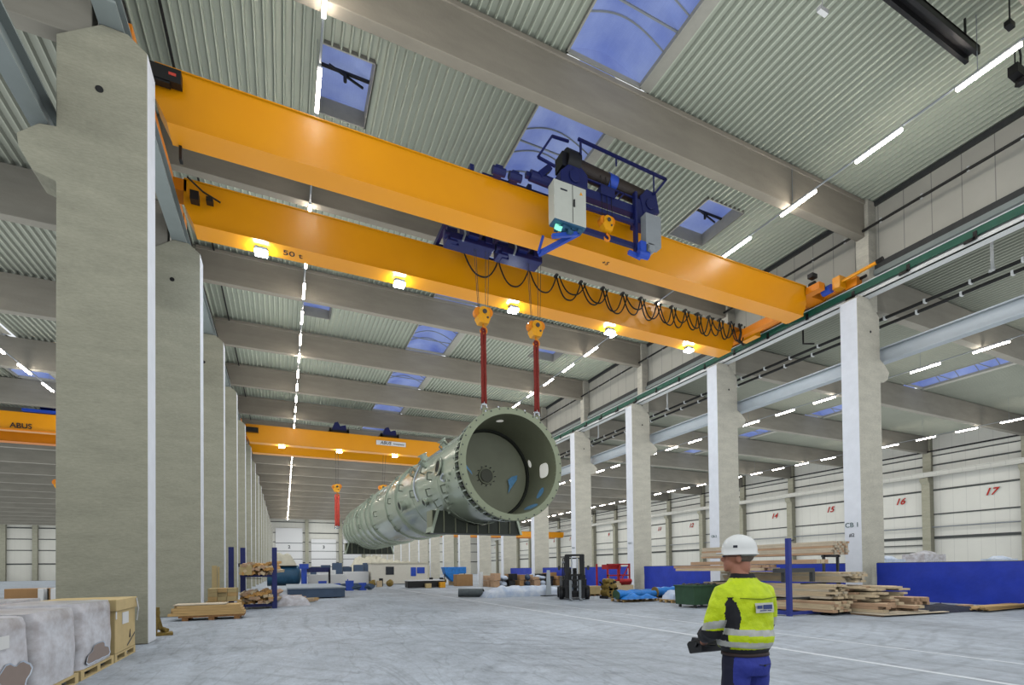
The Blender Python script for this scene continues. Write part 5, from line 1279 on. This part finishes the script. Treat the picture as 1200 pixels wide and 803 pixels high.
# jacket
jk=MB()
rings(jk,[(.955,.165,.125,0,.0),(.985,.175,.135,0,0),(1.02,.205,.155,0,-.005),(1.08,.215,.160,0,-.01),(1.17,.205,.150,0,-.01),(1.28,.215,.150,0,-.012),(1.385,.208,.142,0,-.015),(1.445,.180,.118,0,-.012),(1.49,.115,.090,0,0),(1.53,.080,.080,0,.004),(1.545,.076,.078,0,.006)],36,.85)
for s_ in (-1,1):
    jk.tube([(s_*.12,-.01,1.41),(s_*.18,-.005,1.395),(s_*.228,.01,1.29),(s_*.25,.03,1.19),(s_*.258,.055,1.12),(s_*.225,.14,1.085),(s_*.195,.20,1.06)],[.080,.090,.082,.074,.070,.062,.052],18)
YEL=mat('hi_vis_yellow',(212,232,22),.6,var=.14,scale=7,c2=(176,200,10),bump=.5,bscale=22)
YEL.node_tree.nodes['Principled BSDF'].inputs['Emission Color'].default_value=lin((190,220,10)); YEL.node_tree.nodes['Principled BSDF'].inputs['Emission Strength'].default_value=.10  # faint glow added to the cloth colour
REFL=mat('reflective_band',(196,198,192),.35,metal=.2,var=.1,scale=16)
JBLK=mat('jacket_black',(24,24,30),.75,var=.2,scale=20)
def blk(c):
    if c.x>0 or c.y>.0: return False
    w_=.014*noise.noise(Vector((c.x*30,c.y*30,c.z*22)))
    t_=(c.z-1.15)/.225
    if not 0<t_<1: return False
    cx_=-.185-.03*t_; hw=.020+.024*math.sin(PI*min(1,t_*1.05))
    return abs(c.x-cx_+w_)<hw
def a_jk(c):
    ax=abs(c.x); torso=ax<.222-.0 and not (ax>.19 and c.z<1.2 and c.y>.06)
    slv=ax>.212 or (ax>.16 and c.y>.155)
    if c.z>1.512: return 2
    if c.z<1.0 and ax<.24: return 2
    if slv:
        d=c.z-(-.35*max(0,c.y-.05))
        if c.y>.085 or c.z<1.135: return 2
        if 1.145<c.z+.25*c.y<1.20: return 1
        if blk(c): return 2
        if c.x>0 and c.y<.02 and c.z<1.2: return 2
        return 0
    tilt=c.z+.06*c.x
    if blk(c): return 2
    if 1.095<tilt<1.14 or 1.005<tilt<1.048: return 1
    if ax>.185 and c.z<1.19 and c.y<.06 and c.y>-.06: return 2
    return 0
fuse(jk,'jacket',[YEL,REFL,JBLK],P,.0068,a_jk,4,noise_amp=.007,seed=4)
# shoulder yoke seam and back name patch (plain, unreadable in the photo)
pm=MB(); n=10; vs=[];fs=[]
for i in range(n+1):
    x=-.085+.17*i/n
    for j in range(3): vs.append((x+.02,-.171-.004+.35*x*x+(.0 if j<2 else .008),1.265+.035*j))
for i in range(n):
    for j in range(2): q=i*3+j; fs.append((q,q+1,q+4,q+3))
pm.add(vs,fs); md_=pm.build('back_patch',REFL,parent=P,smooth='all')
pb=MB()
for (xa,xb,za,zb_) in ((-.055,-.01,1.295,1.318),(.0,.085,1.29,1.322),(-.03,.03,1.278,1.284),(.04,.075,1.278,1.284)):
    vs=[]
    for i in range(5):
        x=xa+(xb-xa)*i/4; yy=-.171-.007+.35*(x-.02)**2
        vs+= [(x,yy,za),(x,yy,zb_)]
    pb.add(vs,[(2*i,2*i+1,2*i+3,2*i+2) for i in range(4)])
pb.build('patch_print',mat('patch_blue',(58,74,130),.6),parent=md_)
ym=MB(); ym.tube([(-.17,-.135,1.372),(-.1,-.158,1.368),(0,-.168,1.362),(.1,-.158,1.368),(.17,-.135,1.372)],.004,6); ym.build('yoke_seam',mat('seam_olive',(130,150,10),.7),parent=P,smooth='all')
# trousers
tr=MB()
rings(tr,[(.80,.165,.13,0,-.005),(.88,.178,.142,0,-.012),(.94,.17,.13,0,-.005),(.985,.160,.12,0,0)],30,.85)
for s_ in (-1,1): tr.tube([(s_*.085,-.01,.86),(s_*.098,.005,.66),(s_*.102,.02,.48),(s_*.104,-.005,.28),(s_*.107,-.015,.07)],[.105,.094,.082,.076,.078],18)
TRB=mat('trouser_blue',(52,64,160),.8,var=.12,scale=9,bump=.3,bscale=30)
def a_tr(c):
    if c.x<-.10 and c.y>-.06: return 1
    if c.z>.965: return 1
    return 0
fuse(tr,'trousers',[TRB,mat('trouser_black',(26,28,52),.8)],P,.0095,a_tr,3,noise_amp=.004,seed=9)
bl=MB(); rings(bl,[(.945,.176,.138,0,-.004),(.968,.173,.135,0,-.002)],30,.85); bl.build('belt',mat('belt_brown',(50,34,34),.6),parent=P,smooth='all')
pk=MB(); pk.cyl((.03,-.153,.885),(.03,-.160,.885),.008,10); pk.tube([(-.02,-.152,.893),(.03,-.157,.886),(.09,-.150,.892)],.0025,5); pk.build('pocket_button',INK,parent=P)
for s_ in (-1,1):
    bt=MB(); bt.prism([(-.09,0),(.17,0),(.18,.03),(.15,.065),(.05,.10),(.04,.15),(-.08,.15)],s_*.108-.048,s_*.108+.048,plane='YZ'); bt.build('work_shoe',BLACK,parent=P,bevel=.02)
# helmet
hm=MB(); pr=[];N=40
secs=[(-.022,1.07),(-.014,1.07),(-.010,1.0),(.03,.985),(.06,.93),(.085,.82),(.107,.64),(.121,.42),(.128,.2),(.130,.01)]
vs=[]
for (z,k_) in secs:
    for i in range(N):
        q=2*PI*i/N; x=.108*k_*math.cos(q); y=.126*k_*math.sin(q)
        if k_>=1.05 and math.sin(q)>.3: y+=.028*(math.sin(q)-.3)/.7      # peak at the front
        zz=z+ (-.10*(y))*.12 + (.012 if k_>=1.05 and math.sin(q)>.6 else 0)
        vs.append(hd((x,y-.004,1.706+zz)))
fs=[]
for j in range(len(secs)-1):
    for i in range(N): fs.append((j*N+i,j*N+(i+1)%N,(j+1)*N+(i+1)%N,(j+1)*N+i))
hm.add(vs,fs); HEL=mat('helmet_white',(236,238,236),.28,coat=.4); ho=hm.build('helmet',HEL,parent=P,smooth='all')
rg=MB()
for off in (-.028,0,.028):
    rg.tube([hd((off,y,1.706+.131*math.sqrt(max(0,1-(y/.126)**2-(off/.108)**2))-.003)) for y in [-.098+.196*i/12 for i in range(13)]],.006,6)
rg.build('helmet_ridge',HEL,parent=ho,smooth='all')
st=MB(); 
st.tube([hd((.084*math.cos(q),.104*math.sin(q)-.006,1.685)) for q in [PI+.2+(PI-.4)*i/12 for i in range(13)]],[.013]*13,8); st.build('helmet_strap',mat('strap_grey',(176,180,178),.6),parent=ho,smooth='all')
lb=MB()
def hpt(q,z,g=.002): 
    k_=math.sqrt(max(0,1-(z/.131)**2)); return hd(((.108*k_+g)*math.cos(q),(.126*k_+g)*math.sin(q)-.004,1.706+z))
for (q0,q1,z0,z1) in ((-1.25,-.95,.012,.030),(2.9,3.15,.03,.048)):
    vs=[hpt(q0+(q1-q0)*i/5,z_,.003) for i in range(6) for z_ in (z0,z1)]
    lb.add(vs,[(2*i,2*i+1,2*i+3,2*i+2) for i in range(5)])
lb.build('helmet_sticker',INK,parent=ho)
gl=MB()
for s_ in (-1,1): gl.tube([hd((s_*.081,0,1.672)),hd((s_*.074,.06,1.676)),hd((s_*.055,.098,1.676))],.003,5)
gl.tube([hd((-.055,.098,1.676)),hd((0,.112,1.678)),hd((.055,.098,1.676))],.007,6); gl.build('safety_glasses',GLASSD,parent=P)
# radio remote control held in both hands
RM=thing('remote_control','black crane radio remote control held by the person in yellow','remote control',(0,0,0))
Mx=Matrix.Translation((WX,WY,0))@Matrix.Rotation(WROT,4,'Z')
RM.location=Mx@Vector((-.005,.375,.955)); RM.rotation_euler=(math.radians(-14),0,WROT)
m=MB(); m.prism([(-.075,-.05),(.075,-.05),(.09,.03),(.06,.05),(-.06,.05),(-.09,.03)],-.135,.135,plane='YZ'); m.build('housing',BLACK,parent=RM,bevel=.008)
m=MB()
for x in (-.07,.07): m.cyl((x,0,.05),(x+.005,0,.095),.009,10); m.ico((x+.005,0,.10),.017,(1,1,.8),2); 
m.build('joysticks',BLACK,parent=RM,smooth=True)
m=MB(); m.cyl((0,-.03,.05),(0,-.03,.058),.010,12); m.cyl((.02,.035,.05),(.02,.035,.056),.006,10); m.build('white_button',WHITE,parent=RM)
m=MB(); m.tube([(-.14,-.02,.0),(-.15,-.06,.03),(-.12,-.12,.0),(-.06,-.15,-.01)],.009,6); m.build('waist_strap',BLACK,parent=RM,smooth='all')

# ------------------------------------------------------------------ light and render
w=bpy.data.worlds.new('world'); scene.world=w; w.use_nodes=True
bg=w.node_tree.nodes['Background']; bg.inputs[0].default_value=(.93,.97,1.0,1); bg.inputs[1].default_value=.95
scene.cycles.use_denoising=True
try: scene.cycles.denoiser='OPENIMAGEDENOISE'
except Exception: pass
scene.cycles.max_bounces=6; scene.cycles.diffuse_bounces=4; scene.cycles.glossy_bounces=3
scene.cycles.sample_clamp_indirect=4
scene.cycles.use_fast_gi=True; scene.cycles.fast_gi_method='REPLACE'; scene.cycles.ao_bounces=1; scene.cycles.ao_bounces_render=1
w.light_settings.distance=14; w.light_settings.ao_factor=1.0
scene.view_settings.view_transform='Standard'; scene.view_settings.look='None'; scene.view_settings.exposure=0; scene.view_settings.gamma=1
